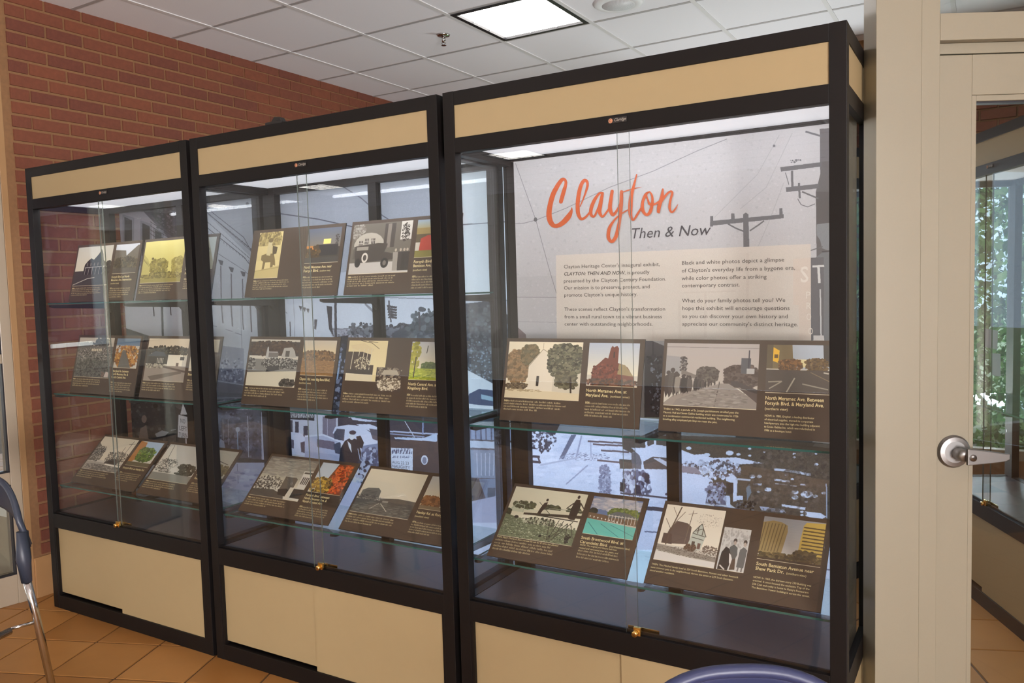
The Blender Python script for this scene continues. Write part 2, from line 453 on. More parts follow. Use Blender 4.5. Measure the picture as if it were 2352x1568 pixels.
# brick wall on the left (runs back beside and behind the cases)
XW = -.19; CH = .0672; BLn = .1965
wl = box('wall_left', XW - .14, XW - .006, .02, 3.7, 0, ZC + .02, M_mortar); tag(wl, kind='structure')
def brick_mesh(L, hh, d, m):
    b = MB(); e = .0025; l, h_ = L / 2 - .0045, hh / 2 - .0045
    b.v = [(-l, d, -h_), (l, d, -h_), (l, d, h_), (-l, d, h_), (-l + e, 0, -h_ + e), (l - e, 0, -h_ + e), (l - e, 0, h_ - e), (-l + e, 0, h_ - e)]
    b.f = [(4, 5, 6, 7)[::1], (0, 1, 5, 4), (1, 2, 6, 5), (2, 3, 7, 6), (3, 0, 4, 7)]; b.mi = [0] * 5
    return b.mesh('brick', m)
bms = [brick_mesh(BLn, CH, .012, m) for m in BR]; bmh = [brick_mesh(BLn / 2, CH, .012, m) for m in BR]
def brick_field(parent, to_world, u0, u1, z0, z1, rz, most, phase=0.0, zph=.0):
    """running-bond bricks; the ones that show are parts, the rest one joined part"""
    lst = []
    r = 0; z = z0 + CH / 2
    while z < z1 - CH * .3:
        u = u0 + (0 if r % 2 else -BLn / 2)
        while u < u1:
            a, b = max(u, u0), min(u + BLn, u1)
            if b - a > .03:
                P = to_world((a + b) / 2, z); vis = in_view(P, 10); lst.append((project(P)[2] if vis else 99, (a + b) / 2, b - a, z))
            u += BLn
        z += CH; r += 1
    lst.sort(); rest = MB(); k = 0
    for n, (dd, u, L, z) in enumerate(lst):
        P = to_world(u, z); mi = int(rng.choice(4, p=[.35, .3, .2, .15]))
        if dd < 50 and k < most:
            L2 = L / BLn; o = inst(bms[mi], 'brick', parent, P, (0, 0, rz), (L2, 1 + .25 * rng.normal() * .3, 1)); k += 1
        else:
            l = L / 2 - .0045; hh = CH / 2 - .0045; c, s_ = math.cos(rz), math.sin(rz); b = len(rest.v)
            for x, y, zz in ((-l, .0, -hh), (l, .0, -hh), (l, .0, hh), (-l, .0, hh), (-l, .012, -hh), (l, .012, -hh), (l, .012, hh), (-l, .012, hh)):
                rest.v.append((P[0] + x * c - y * s_, P[1] + x * s_ + y * c, P[2] + zz))
            for f in ((0, 1, 2, 3), (0, 4, 5, 1), (1, 5, 6, 2), (2, 6, 7, 3), (3, 7, 4, 0)): rest.f.append(tuple(b + q for q in f)); rest.mi.append(mi)
    if rest.v: o = rest.build('brick', BR, parent); o['kind'] = 'stuff'
brick_field(wl, lambda u, z: (XW, u, z), .02 + .037, 3.6, .2100, ZC, math.pi / 2, 290)
# rounded end bricks beside the storefront
bb = empty('baseboard_left', (XW, 0, 0)); tag(bb, kind='structure')
M_base = mat('base_tile', S(168, 128, 86), .4, noise=.08, nscale=12)
y = .02
while y < 3.4: box('base_tile', -.008, .006, y, y + .298, 0, .207, M_base, bb, bevel=.002); y += .302

# storefront at the end of the brick wall
A8 = math.radians(8)
wf = empty('window_1', (XW - .005, .02, 0), math.atan2(-math.cos(A8), -math.sin(A8))); tag(wf, kind='structure')
for n_, q in (('jamb', (0, .03, 0, 3.0)), ('mullion', (.031, .078, 0, 3.0)), ('mullion', (1.0, 1.06, 0, 3.0))):
    box(n_, q[0], q[1], -.09, .0, q[2], q[3], mat('jamb_tan', S(160, 124, 84), .5) if n_ == 'jamb' else M_alu2, wf, bevel=.002)
for z0, z1 in ((0, .147), (.60, .662), (1.203, 1.249), (2.11, 2.2), (2.95, 3.0)): box('rail', .078, 1.0, -.08, -.005, z0, z1, M_alu2, wf, bevel=.002)
M_wglass = glass('window_glass', (.80, .82, .80, 1), gain=1.6)
for z0, z1 in ((.147, .60), (.662, 1.203), (1.249, 2.11), (2.2, 2.95)):
    box('pane', .084, .995, -.045, -.039, z0 + .006, z1 - .006, M_wglass, wf)
    gk = MB()
    gk.box(.078, .084, -.036, -.004, z0, z1).box(.084, .995, -.036, -.004, z0, z0 + .006); gk.build('gasket', M_gasket, wf)
pp = MB().box(-.15, .15, 0, .002, 0, .8).build('poster', mat('poster_purple', S(74, 44, 96), .6)); pp.rotation_euler = (0, 0, wf.rotation_euler[2]); pp.location = (-.232, -.26, 1.28)
tag(pp, 'purple poster stuck on the storefront pane at the far left edge', 'poster')

# walls out of the frame, with window openings that let the daylight in
def window_wall(name, axis, pos, a0, a1, sill=.9, head=2.6, step=2.2, pier=.35, th=.12, z1=ZC + .02):
    mb = MB()
    def add(u0, u1, z0, z1_):
        if axis == 0: mb.box(pos - th, pos, u0, u1, z0, z1_)
        else: mb.box(u0, u1, pos - th, pos, z0, z1_)
    add(a0, a1, 0, sill); add(a0, a1, head, z1)
    u = a0
    while u < a1: add(u, min(u + pier, a1), sill, head); u += step
    o = mb.build(name, M_wallp); tag(o, kind='structure'); return o
o = box('wall_front', -13, 9, -9.1, -9, 0, ZC + .02, M_wallp); tag(o, kind='structure')
window_wall('wall_lobby', 0, -13, -9, .1, .4, 2.7)
o = window_wall('wall_side', 1, .12, -13, XW - .14, .4, 2.7, 1.6)
wr_ = window_wall('wall_right', 0, 9.1, -9, -4.6, .4, 2.8, 2.1, .3)
wr2 = box('wall_right', 9, 9.1, -4.6, 3.7, 0, ZC + .02, M_wallp); tag(wr2, kind='structure')

# far wall behind the cases: brick above a broad window that looks onto trees
YB = 3.6; WX0, WX1, WZ0, WZ1 = .5, 7.6, .35, 2.30
wb = MB().box(-.3, WX0, YB + .014, YB + .2, 0, ZC + .02).box(WX1, 9, YB + .014, YB + .2, 0, ZC + .02).box(WX0, WX1, YB + .014, YB + .2, WZ1, ZC + .02).box(WX0, WX1, YB + .014, YB + .2, 0, WZ0).build('wall_back', M_mortar); tag(wb, kind='structure')
brick_field(wb, lambda u, z: (u, YB, z), 3.2, 5.4, WZ1 + .002, ZC, 0, 120)
brick_field(wb, lambda u, z: (u, YB, z), -.18, WX0, .0, ZC, 0, 0)
w2 = empty('window_2', (0, YB, 0)); tag(w2, kind='structure')
for x in (WX0, 2.0, 4.5, 6.05, WX1 - .06): box('mullion', x, x + .06, .03, .12, WZ0, WZ1, M_alu2, w2)
for z0 in (WZ0, WZ1 - .06): box('rail', WX0, WX1, .04, .11, z0, z0 + .06, M_alu2, w2)
box('pane', WX0, WX1, .07, .074, WZ0, WZ1, glass('far_window_glass', (.92, .95, .94, 1)), w2)

# trees and lawn outside
gr = box('ground_outside', -14, 30, 3.8, 40, -.3, -.06, mat('lawn', S(96, 120, 60), .9, noise=.3, nscale=3)); tag(gr, kind='structure')
def tree(x, y, h_, r_, seed, label, cols):
    R_ = np.random.default_rng(seed); t = empty('tree', (x, y, -.1), 0, label, 'tree', None)
    MB().tube([(0, 0, 0), (.05, .02, h_ * .3), (-.04, .03, h_ * .6), (.02, 0, h_ * .85)], [.13, .10, .07, .03], n=8).build('trunk', mat('bark', S(78, 66, 54), .9, noise=.2), t, True)
    mb = MB()
    for k in range(24000 if seed == 1 else 8000):
        d = R_.normal(size=3); d /= np.linalg.norm(d); q = d * r_ * (.35 + .65 * R_.random() ** .4); q[2] = q[2] * .95 + h_ * .58
        s_ = (.028 + .034 * R_.random()) * (1 if seed == 1 else 2); a = R_.normal(size=3); a /= np.linalg.norm(a); b_ = np.cross(a, R_.normal(size=3)); b_ /= np.linalg.norm(b_)
        mb.poly([q + a * s_, q + b_ * s_ * .5, q - a * s_, q - b_ * s_ * .5], int(R_.integers(3)))
    mb.build('foliage', cols, t)
LV = []
for n, c in (('deep', S(52, 96, 60)), ('mid', S(92, 140, 82)), ('pale', S(150, 190, 130))):
    m = mat('leaf_' + n, c, .6); LV.append(m)
    nn = m.node_tree.nodes; LL = m.node_tree.links; tl = nn.new('ShaderNodeBsdfTranslucent'); tl.inputs[0].default_value = c; mx = nn.new('ShaderNodeMixShader'); mx.inputs[0].default_value = .5
    LL.new(nn['Principled BSDF'].outputs[0], mx.inputs[1]); LL.new(tl.outputs[0], mx.inputs[2]); LL.new(mx.outputs[0], nn['Material Output'].inputs['Surface'])
tree(4.45, 6.3, 3.0, 2.0, 1, 'leafy green tree just outside the window, seen through the door glass', LV)
tree(1.2, 13.0, 5.0, 2.0, 2, 'leafy green tree farther out behind the printed street scene', LV)
tree(7.6, 12.5, 5.5, 2.4, 3, 'broad green tree farther out to the right of the nearest tree', LV)

# ------------------------------------------------------------------ glazed door and its frame, square to the line of sight
DO = CAM + FH * 2.2; DO[2] = 0; RZ = math.atan2(RH[1], RH[0])
tr = empty('trim_1', DO, RZ); tag(tr, kind='structure')
box('post', .998, 1.120, 0, .078, 0, ZC, M_alu, tr, bevel=.0015)
box('jamb', 1.1205, 1.170, .002, .078, 0, ZC, M_alu, tr, bevel=.0015)
box('jamb', 2.11, 2.26, .002, .078, 0, ZC, M_alu, tr, bevel=.0015)
box('transom_bar', 1.1702, 2.1098, .002, .078, 2.133, 2.204, M_alu, tr, bevel=.0015)
box('head_stop', 1.1702, 2.1098, .030, .060, 2.104, 2.1325, M_alu, tr, bevel=.001)
box('rail', 1.1702, 2.1098, .01, .07, 2.96, ZC, M_alu, tr)
box('transom_pane', 1.1702, 2.1098, .036, .042, 2.2045, 2.96, M_wglass, tr)
o = MB().box(2.2605, 6, .002, .1, 0, ZC).build('wall_door', M_wallp); o.location = DO; o.rotation_euler = (0, 0, RZ); tag(o, kind='structure')
dr = empty('door_1', DO, RZ); tag(dr, kind='structure')
D0, D1 = .026, .070
box('stile', 1.1725, 1.2705, D0, D1, .008, 2.10, M_alu, dr, bevel=.0015)
box('stile', 2.005, 2.107, D0, D1, .008, 2.10, M_alu, dr, bevel=.0015)
box('top_rail', 1.2706, 2.0049, D0, D1, 1.992, 2.10, M_alu, dr, bevel=.0015)
box('bottom_rail', 1.2706, 2.0049, D0, D1, .008, .25, M_alu, dr, bevel=.0015)
bd = MB(); bd.box(1.2712, 1.284, D0 + .002, D1 - .002, .25, 1.9915).box(1.284, 2.0045, D0 + .002, D1 - .002, 1.976, 1.9915); bd.build('glazing_bead', M_alu, dr, bevel=.001)
bg_ = MB(); bg_.box(1.284, 1.2855, D0 + .01, D1 - .01, .25, 1.976).box(1.284, 2.0045, D0 + .01, D1 - .01, 1.971, 1.976); bg_.build('gasket', M_gasket, dr)
box('pane', 1.2855, 2.004, .045, .051, .25, 1.971, M_glass, dr)
lv = empty('lever_handle', (1.2275, D0, 1.0125)); lv.parent = dr; lv['label'] = 'satin steel lever with round rose and keyhole'
MB().lathe([(.0, -.0125), (.030, -.0125), (.041, -.010), (.046, -.004), (.046, 0)], axis=1, n=48).build('rose', M_steel, lv)
MB().lathe([(.0, -.052), (.0135, -.052), (.0165, -.046), (.0165, -.012)], axis=1, c=(.006, 0, -.004), n=24).build('spindle', M_steel, lv, True)
lm = MB(); n = 10
for i in range(n + 1):
    t = i / n; x = .006 + t * .118; hh = .0155 * (1 - t) ** .7 * (1 if t < .9 else 1) + .0075; zz = -.004 - .006 * t + (.003 if t > .95 else 0)
    yy = -.058 + .006 * t
    lm.v += [(x, yy - .006, zz - hh), (x, yy + .006, zz - hh), (x, yy + .006, zz + hh), (x, yy - .006, zz + hh)]
for i in range(n):
    for k in range(4):
        j = (k + 1) % 4; lm.f.append((i * 4 + k, i * 4 + j, i * 4 + 4 + j, i * 4 + 4 + k)); lm.mi.append(0)
lm.f += [(0, 3, 2, 1), (4 * n, 4 * n + 1, 4 * n + 2, 4 * n + 3)]; lm.mi += [0, 0]
lm.build('lever', M_steel, lv, bevel=.002)
MB().lathe([(.0, -.0675), (.0095, -.067), (.0095, -.058)], axis=1, c=(.019, 0, -.006), n=20).build('lock_cylinder', M_steel, lv, True)
MB().box(.0165, .0225, -.0684, -.0676, -.0068, -.0052).build('keyhole', M_black, lv)
MB().tube([(.04, .062, .012), (.085, .066, .010)], .007).build('inner_lever', M_steel, lv, True)

# ------------------------------------------------------------------ display cases
M_bglass = glass('back_glass', (0.97, 0.98, 0.98, 1), gain=.45)
def display_case(loc, rz, label, W, sx=(.572, .607), shelves=(.601, 1.054, 1.492), lit=True, seam=.56):
    T = empty('display_case', loc, rz, label, 'display case', 'glass display cases in a row' if lit else None)
    D = DC; p = .042
    for x0, y0, w in ((0, 0, p), (W - p, 0, p), (0, D - .035, .072), (W - .05, D - .035, .05)):
        box('post', x0, x0 + w, y0, y0 + .035, 0, H, M_frame, T, bevel=.0015)
    for z0, z1 in ((2.090, H - .0005), (1.940, 1.987), (.403, .472), (.0, .065)):
        box('rail', p, W - p, .0008, .034, z0, z1, M_frame, T, bevel=.001)
        box('rail', .072, W - .05, D - .034, D - .0008, z0, z1, M_frame, T)
        for xa in (.0008, W - .0348): box('rail', xa, xa + .034, .035, D - .035, z0, z1, M_frame, T)
    box('mullion', .600, .642, D - .032, D - .002, .472, 1.940, M_frame, T)
    for xa in (p, W - .052): box('door_stop', xa, xa + .010, .002, .03, .065, .403, M_frame, T)
    box('header_panel', p, W - p, .005, .010, 1.987, 2.090, M_beige, T)
    box('header_panel', W - .009, W - .004, .035, D - .035, 1.987, 2.090, M_beige, T)
    box('header_panel', .004, .009, .035, D - .035, 1.987, 2.090, M_beige, T)
    box('side_panel', W - .009, W - .004, .035, D - .035, .065, .403, M_beige, T)
    box('side_panel', .004, .009, .035, D - .035, .065, .403, M_beige, T)
    box('back_panel', .072, W - .05, D - .012, D - .006, .065, .403, M_beige, T)
    box('sliding_door', .052, seam + .03, .016, .022, .078, .403, M_beige, T)
    box('sliding_door', seam, W - .052, .007, .013, .0655, .403, M_beige, T)
    box('cover', .01, W - .01, .01, D - .01, H - .012, H - .006, M_frame, T)
    box('deck', .0355, W - .0355, .0345, D - .035, .455, .4705, M_deck, T)
    box('soffit', .0355, W - .0355, .0345, D - .035, 1.968, 1.972, M_lens if lit else M_white, T)
    # glazing
    pe = ({4, 5}, 1)
    MB().box(p - .006, sx[1], .0215, .0265, .468, 1.945, 0, pe).build('sliding_pane', [M_glass, M_gedge2], T)
    MB().box(sx[0], W - p + .006, .0085, .0135, .468, 1.945, 0, pe).build('sliding_pane', [M_glass, M_gedge2], T)
    tk = MB().box(p, W - p, .0140, .0210, .4725, .480); tk.build('track', M_frame, T)
    for xa in (.010, W - .015): box('side_pane', xa, xa + .005, .035, D - .035, .470, 1.942, M_sglass, T)
    for xa, xb in ((.072, .600), (.642, W - .05)): box('back_pane', xa, xb, D - .018, D - .013,   .470, 1.942, M_bglass, T)
    for z in shelves:
        MB().box(.030, W - .030, .050, D - .040, z - .006, z, 0, ({2, 4, 5}, 1)).build('shelf', [M_shelf, M_gedge], T)
        for xb in (.036, .621, W - .036):
            MB().prism([(.055, z - .009), (D - .033, z - .009), (D - .033, z - .062), (D - .055, z - .036), (.075, z - .024), (.055, z - .018)], 0, xb - .006, xb + .006).build('shelf_bracket', M_black, T)
    if lit:
        tb = MB(); tb.tube([(.09, .046, 1.9575), (W - .09, .046, 1.9575)], .0075, n=10); tb.build('lamp_tube', M_tube, T, True)
    # lock and badge
    xl = sx[1] + .012
    lk = MB().box(xl - .016, xl + .006, -.004, .0065, .473, .498).build('lock', M_brass, T, bevel=.001)
    MB().lathe([(.0, -.016), (.009, -.015), (.0095, -.004)], axis=1, c=(xl - .009, 0, .481), n=20).build('lock_barrel', M_brass, lk, True)
    MB().box(xl - .0095, xl - .0085, -.0166, -.016, .4775, .4845).build('keyhole', M_black, lk)
    box('lock_bar', xl - .045, xl + .052, .0275, .0295, .474, .487, M_brass, T)
    xb = .575; bd = MB().box(xb, xb + .058, -.0012, .0005, 1.9635, 1.9785).build('badge', M_black, T)
    M_cop = mat('copper_disc', S(206, 140, 104), .35); M_scr = mat('badge_silver', S(176, 168, 156), .4)
    MB().lathe([(.0, -.0022), (.0062, -.002), (.0066, -.0012)], axis=1, c=(xb + .008, 0, 1.971), n=20).build('badge_disc', M_cop, bd)
    rg = MB(); rg.tube([(xb + .008 + .0032 * math.cos(a), -.0026, 1.971 + .0036 * math.sin(a)) for a in np.linspace(.7, 5.6, 12)], .0006, n=5); rg.build('emblem', M_black, bd)
    lettering('lettering', [text_geo('Claridge', xb + .018, 1.968, .037, .0085, shear=.35)], -.0016, M_scr, bd)
    return T
X1, X2, X3 = 0.0, 1.1945, 2.4355
C1 = display_case((X1, 0, 0), 0, 'leftmost lit display case, standing against the brick wall', 1.172, (.548, .556), seam=.545)
C2 = display_case((X2, 0, 0), 0, 'middle lit display case, with full glass shelves and no title banner', 1.218, (.572, .607), seam=.565)
C3 = display_case((X3, 0, 0), 0, 'nearest lit display case, with an orange and grey title banner and two glass shelves', 1.212, (.597, .629), (.601, 1.054), seam=.58)
v4 = np.array([.417, -.909]); c4 = np.array([3.97, 1.90]) - v4 * W4 * .54
C4 = display_case((c4[0], c4[1], 0), math.atan2(v4[1], v4[0]), 'unlit display case in the next room, seen through the door glass', W4, (.55, .59), (.9,), False)
o = MB()
for z in np.arange(.55, 1.9, .024): o.box(.612, .630, DC - .0345, DC - .0325, z, z + .010)
o.build('standard_slots', M_black, C4)
o = MB().box(.606, .636, DC - .0324, DC - .0321, .475, 1.935).build('shelf_standard', mat('standard_grey', S(150, 156, 160), .4), C4)
# ------------------------------------------------------------------ printed street scene hung behind the cases
YM = .432
def mfn(x, y):
    P = on(x, y, 1, YM); return P[0], -P[2]
mx0, mx1, mz0, mz1 = .06, 3.62, .44, 2.0
m = Cv(2300, 1008, (mx0, -mz1, mx1, -mz0), (176, 180, 196), mfn)
SNOW = (182, 190, 220); DK = (52, 50, 58); MID = (104, 106, 124); SKY = (184, 188, 204)
m.p((196, 202, 220), (660, 640), (1000, 600), (1170, 560), (1170, 760), (660, 790))          # paler sky low down
m.p((222, 230, 244), (1020, 385), (1178, 372), (1178, 690), (1020, 690))  # window glare on the glass, painted into the print as a near-white patch
# -- behind the leftmost case
m.p((84, 80, 90), (255, 440), (470, 430), (470, 610), (255, 610))
m.p((150, 146, 158), (262, 480), (330, 486), (400, 560), (430, 610), (262, 610))
m.p((62, 58, 66), (335, 470), (470, 450), (470, 600), (420, 560), (360, 510))
m.t([(74, 70, 78), (98, 92, 100)], 360, 462, 440, 540, 120, .006)
for a in ((286, 498, 303, 600), (327, 512, 344, 600), (356, 528, 371, 590)): m.p((126, 122, 136), (a[0] - 5, a[1] - 6), (a[2] + 5, a[1] + 2), (a[2] + 4, a[3]), (a[0] - 4, a[3])); m.p((38, 36, 46), (a[0], a[1]), (a[2], a[1] + 8), (a[2], a[3]), (a[0], a[3]))
for k in range(7): m.l((60, 56, 66), 2, (345, 482 + k * 9), (430, 530 + k * 11))
m.p((196, 198, 210), (262, 620), (480, 620), (480, 790), (262, 780))
m.p((96, 100, 118), (268, 700), (285, 700), (285, 775), (268, 775)); m.p((34, 34, 48), (275, 705), (281, 705), (281, 768), (275, 768))
m.p(DK, (285, 752), (345, 772), (480, 800), (480, 870), (262, 870), (262, 752))
for x, a, b, w in ((352, 700, 726, 6), (372, 700, 772, 11), (391, 700, 724, 5)): m.l((58, 56, 68), w, (x, a), (x + 2, b))
m.p((40, 38, 42), (240, 860), (480, 860), (480, 1075), (240, 1060))
m.t([(52, 50, 54), (30, 28, 32), (66, 64, 68)], 262, 880, 440, 1030, 160, .010)
m.p((112, 96, 92), (322, 985), (336, 975), (342, 1012), (318, 1012)); m.e((120, 104, 98), 331, 962, 6 / 1, 9)
m.p((132, 130, 134), (385, 1022), (480, 1030), (480, 1120), (372, 1080))
m.p((150, 152, 160), (356, 996), (372, 988), (388, 992), (380, 1000), (360, 1004)); m.l((160, 160, 168), 2, (392, 988), (404, 986))
m.p((206, 206, 216), (410, 952), (430, 957), (432, 1006), (408, 1004)); m.p((206, 206, 216), (420, 926), (426, 940), (430, 952), (414, 952)); m.l((200, 200, 210), 7, (427, 1006), (428, 1030))
# -- facade and sky seen in the middle case
m.p((200, 204, 220), (440, 470), (470, 486), (590, 604), (660, 690), (660, 860), (440, 860))
m.l((96, 96, 110), 2.5, (455, 462), (560, 545), (600, 620)); m.l((110, 110, 124), 1.5, (455, 470), (575, 575), (640, 670))
m.l((84, 84, 98), 2.5, (466, 515), (560, 590), (640, 690)); m.l((110, 110, 124), 1.5, (466, 560), (560, 620), (660, 720))
for k in range(15):
    t = k / 14; m.l((88, 88, 100), 2.5, (480 + 96 * t, 492 + 78 * t), (488 + 96 * t, 499 + 80 * t))
    m.l((96, 96, 110), 2, (474 + 100 * t, 507 + 86 * t), (480 + 100 * t, 513 + 86 * t)); m.l((96, 96, 110), 1.5, (470 + 100 * t, 523 + 74 * t), (472 + 100 * t, 528 + 74 * t))
for x, y in ((503, 596), (527, 612), (554, 622), (576, 640)): m.p((80, 80, 92), (x - 2, y), (x + 10, y + 3), (x + 8, y + 13), (x + 3, y + 12))
for x, y in ((507, 610), (531, 628), (557, 640), (583, 652), (605, 668)): m.l((96, 92, 106), 5, (x, y), (x + 1, 685))
for x, y0, y1 in ((484, 690, 733), (511, 690, 742), (533, 690, 750), (558, 690, 757), (577, 690, 762), (598, 700, 768)): m.l((92, 86, 100), 6, (x - 3, y0), (x + 1, y1))
for x, y in ((482, 745), (518, 756), (540, 764)): m.l((120, 120, 140), 2, (x, y), (x + 16, y + 5))
m.l((120, 122, 138), 2, (552, 690), (560, 930)); m.l((120, 122, 138), 1, (600, 570), (640, 900))
m.l((108, 108, 122), 2, (440, 472), (610, 478)); m.l((96, 96, 112), 3, (640, 490), (730, 503), (812, 521)); m.l((110, 110, 126), 3, (790, 430), (830, 455), (862, 484), (905, 512)); m.e((96, 96, 110), 568, 468, 4, 4)
m.l((120, 122, 138), 2.5, (1000, 520), (1178, 508)); m.l((120, 122, 138), 2, (880, 683), (1180, 690))
# -- middle band: poles, brick roof, trees
m.p((150, 156, 178), (480, 790), (560, 800), (560, 935), (480, 935)); m.g((120, 126, 152), (70, 74, 96), 490, 845, 560, 935)
m.t([(150, 156, 184), (172, 178, 204), (84, 90, 118)], 505, 820, 556, 880, 60, .006); m.p((86, 88, 104), (480, 875), (560, 885), (560, 935), (480, 930))
m.l((150, 156, 176), 3, (492, 873), (560, 884)); m.l((130, 140, 170), 2, (480, 914), (560, 906))
m.p((150, 152, 170), (757, 752), (870, 762), (870, 800), (775, 800)); m.t([(110, 108, 124), (160, 160, 176)], 760, 758, 838, 776, 90, .004); m.l((90, 90, 104), 2, (757, 756), (840, 753))
m.l((66, 64, 74), 9, (770, 640), (772, 860)); m.p((60, 58, 68), (750, 702), (763, 704), (762, 744), (766, 772), (756, 756))
for x, y in ((690, 702), (699, 705), (707, 708)): m.p((78, 76, 88), (x - 4, y), (x + 4, y + 1), (x + 1, y + 12))
m.p((80, 76, 88), (722, 733), (729, 733), (726, 757), (722, 755)); m.l((80, 76, 88), 4, (666, 738), (667, 772)); m.l((130, 130, 146), 1.5, (673, 650), (680, 860))
m.t([(78, 80, 92), (58, 60, 72), (104, 108, 122)], 800, 742, 868, 772, 60, .010)
m.t([(66, 68, 80), (52, 54, 66), (96, 100, 116)], 856, 748, 1010, 800, 240, .014)
m.t([(66, 68, 80), (52, 54, 66), (90, 96, 112)], 940, 730, 1180, 800, 300, .016)
m.p((64, 70, 84), (905, 762), (985, 726), (1010, 700), (1060, 698), (1130, 690), (1178, 735), (1180, 900), (905, 900))
m.t([(58, 66, 78), (76, 86, 98), (92, 102, 116), (70, 76, 90)], 930, 700, 1178, 880, 700, .012)
m.t([(136, 154, 176), (116, 132, 152)], 1060, 780, 1175, 870, 90, .004)
m.l((66, 66, 78), 5, (963, 716), (964, 760))
for k in range(5): m.p((66, 64, 74), (888 + 2 * k, 700 + 6 * k), (912, 704 + 6 * k), (911, 708 + 6 * k), (890, 706 + 6 * k))
m.l((78, 76, 88), 5, (893, 690), (898, 740))
for k in range(3): m.l((96, 94, 108), 1.5, (838, 695 + k * 2), (868, 722 + k * 3))
m.p(DK, (760, 775), (800, 770), (800, 960), (760, 955)); m.l((140, 160, 196), 10, (783, 800), (772, 880))
m.t([(120, 126, 150), (60, 62, 78)], 760, 790, 800, 950, 50, .008)
# -- shop fronts, snow covered cars, the couple and the van
m.p((66, 68, 86), (470, 935), (615, 938), (615, 1068), (470, 1060)); m.t([(54, 54, 70), (86, 90, 112), (44, 44, 58)], 490, 945, 600, 1050, 160, .008)
m.l((160, 166, 190), 3, (569, 955), (571, 1050)); m.bars((176, 180, 198), 534, 937, 590, 944, 1, 1)
for x in (500, 512, 524): m.l((150, 150, 170), 2, (x, 962), (x + 1, 998 + (x - 500)))
m.p((150, 156, 184), (500, 1030), (506, 1008), (514, 1012), (518, 1032)); m.e((40, 40, 52), 499, 996, 7, 7); m.l((130, 156, 190), 5, (545, 990), (547, 1040)); m.e((150, 160, 184), 546, 986, 5, 6)
m.p((168, 174, 206), (600, 946), (630, 948), (628, 1062), (601, 1058)); m.p((28, 28, 36), (545, 1050), (610, 1056), (608, 1068), (545, 1062))
m.p((176, 180, 204), (655, 945), (780, 950), (780, 1040), (655, 1030))
m.p(DK, (663, 948), (722, 951), (722, 966), (663, 962)); m.bars((200, 204, 222), 668, 950, 720, 960, 1, 1, .9)
for a in ((665, 965, 672, 992), (678, 968, 686, 995), (697, 978, 707, 1003)): m.p((70, 66, 80), (a[0], a[1]), (a[2], a[1]), (a[2], a[3]), (a[0], a[3]))
m.p((116, 110, 130), (741, 956), (772, 960), (772, 1010), (741, 1002)); m.l((160, 160, 184), 2, (752, 956), (752, 1004))
m.p(SNOW, (655, 990), (690, 994), (706, 1010), (706, 1048), (655, 1040)); m.p((90, 86, 106), (664, 1008), (675, 1010), (675, 1030), (664, 1026)); m.p((70, 66, 84), (690, 1016), (704, 1012), (708, 1042), (692, 1038))
m.p((160, 166, 198), (700, 1004), (745, 998), (780, 1012), (786, 1056), (700, 1048)); m.p((104, 96, 116), (728, 1008), (768, 1014), (772, 1034), (728, 1026)); m.l((190, 196, 222), 5, (700, 1002), (742, 998), (782, 1014))
m.p((148, 156, 190), (700, 1036), (786, 1046), (786, 1070), (700, 1060)); m.p((70, 72, 92), (766, 1020), (782, 1014), (784, 1044), (770, 1040))
m.p((64, 60, 72), (776, 958), (880, 960), (880, 1000), (776, 1000)); m.p(SNOW, (805, 958), (835, 962), (875, 968), (840, 968), (810, 964))
m.p(SNOW, (764, 994), (770, 980), (800, 975), (830, 978), (850, 992), (858, 1018), (850, 1040), (800, 1040)); m.p((78, 76, 92), (766, 996), (774, 984), (792, 986), (790, 1012), (768, 1008))
m.p(SNOW, (818, 974), (850, 974), (876, 984), (882, 1050), (850, 1060), (850, 990)); m.p((84, 82, 98), (848, 984), (866, 986), (868, 1012), (856, 1008))
m.p((112, 124, 160), (830, 1024), (880, 1016), (880, 1085), (830, 1085)); m.t([(84, 92, 124), (150, 160, 192), (64, 70, 96)], 832, 1030, 882, 1085, 110, .010)
m.p((44, 42, 52), (792, 1012), (806, 1004), (822, 1010), (830, 1040), (826, 1080), (778, 1064), (782, 1030)); m.e((190, 196, 214), 808, 1000, 7, 10); m.e((70, 60, 70), 810, 993, 8, 5); m.p((190, 196, 214), (798, 1012), (806, 1020), (808, 1040), (801, 1026)); m.p((38, 38, 48), (818, 1002), (828, 1000), (836, 1016), (832, 1030), (822, 1026))
m.l((150, 160, 190), 3, (822, 1030), (832, 1080)); m.t([(150, 160, 190), (54, 56, 74)], 818, 1060, 850, 1160, 60, .010)
m.p((66, 60, 66), (890, 948), (1000, 960), (1178, 985), (1178, 1175), (890, 1120)); m.p((60, 58, 70), (893, 955), (1005, 962), (1005, 998), (893, 988))
m.l((156, 166, 200), 4, (893, 990), (990, 996), (1170, 1000)); m.l((130, 140, 176), 3, (893, 996), (975, 1003)); m.p((160, 176, 210), (905, 1004), (975, 1005), (1004, 994), (1004, 1014), (908, 1008)); m.l((170, 180, 206), 2.5, (928, 964), (952, 1004)); m.l((120, 132, 172), 5, (972, 958), (971, 998))
m.p((178, 188, 214), (898, 1028), (948, 1030), (948, 1082), (899, 1078)); m.bars((70, 78, 108), 900, 1032, 946, 1045, 1, 1, .8); m.bars((70, 78, 108), 900, 1047, 946, 1053, 2, 1, .5)
m.e((176, 184, 208), 975, 1056, 8, 11); m.e((104, 110, 136), 975, 1057, 5, 8)
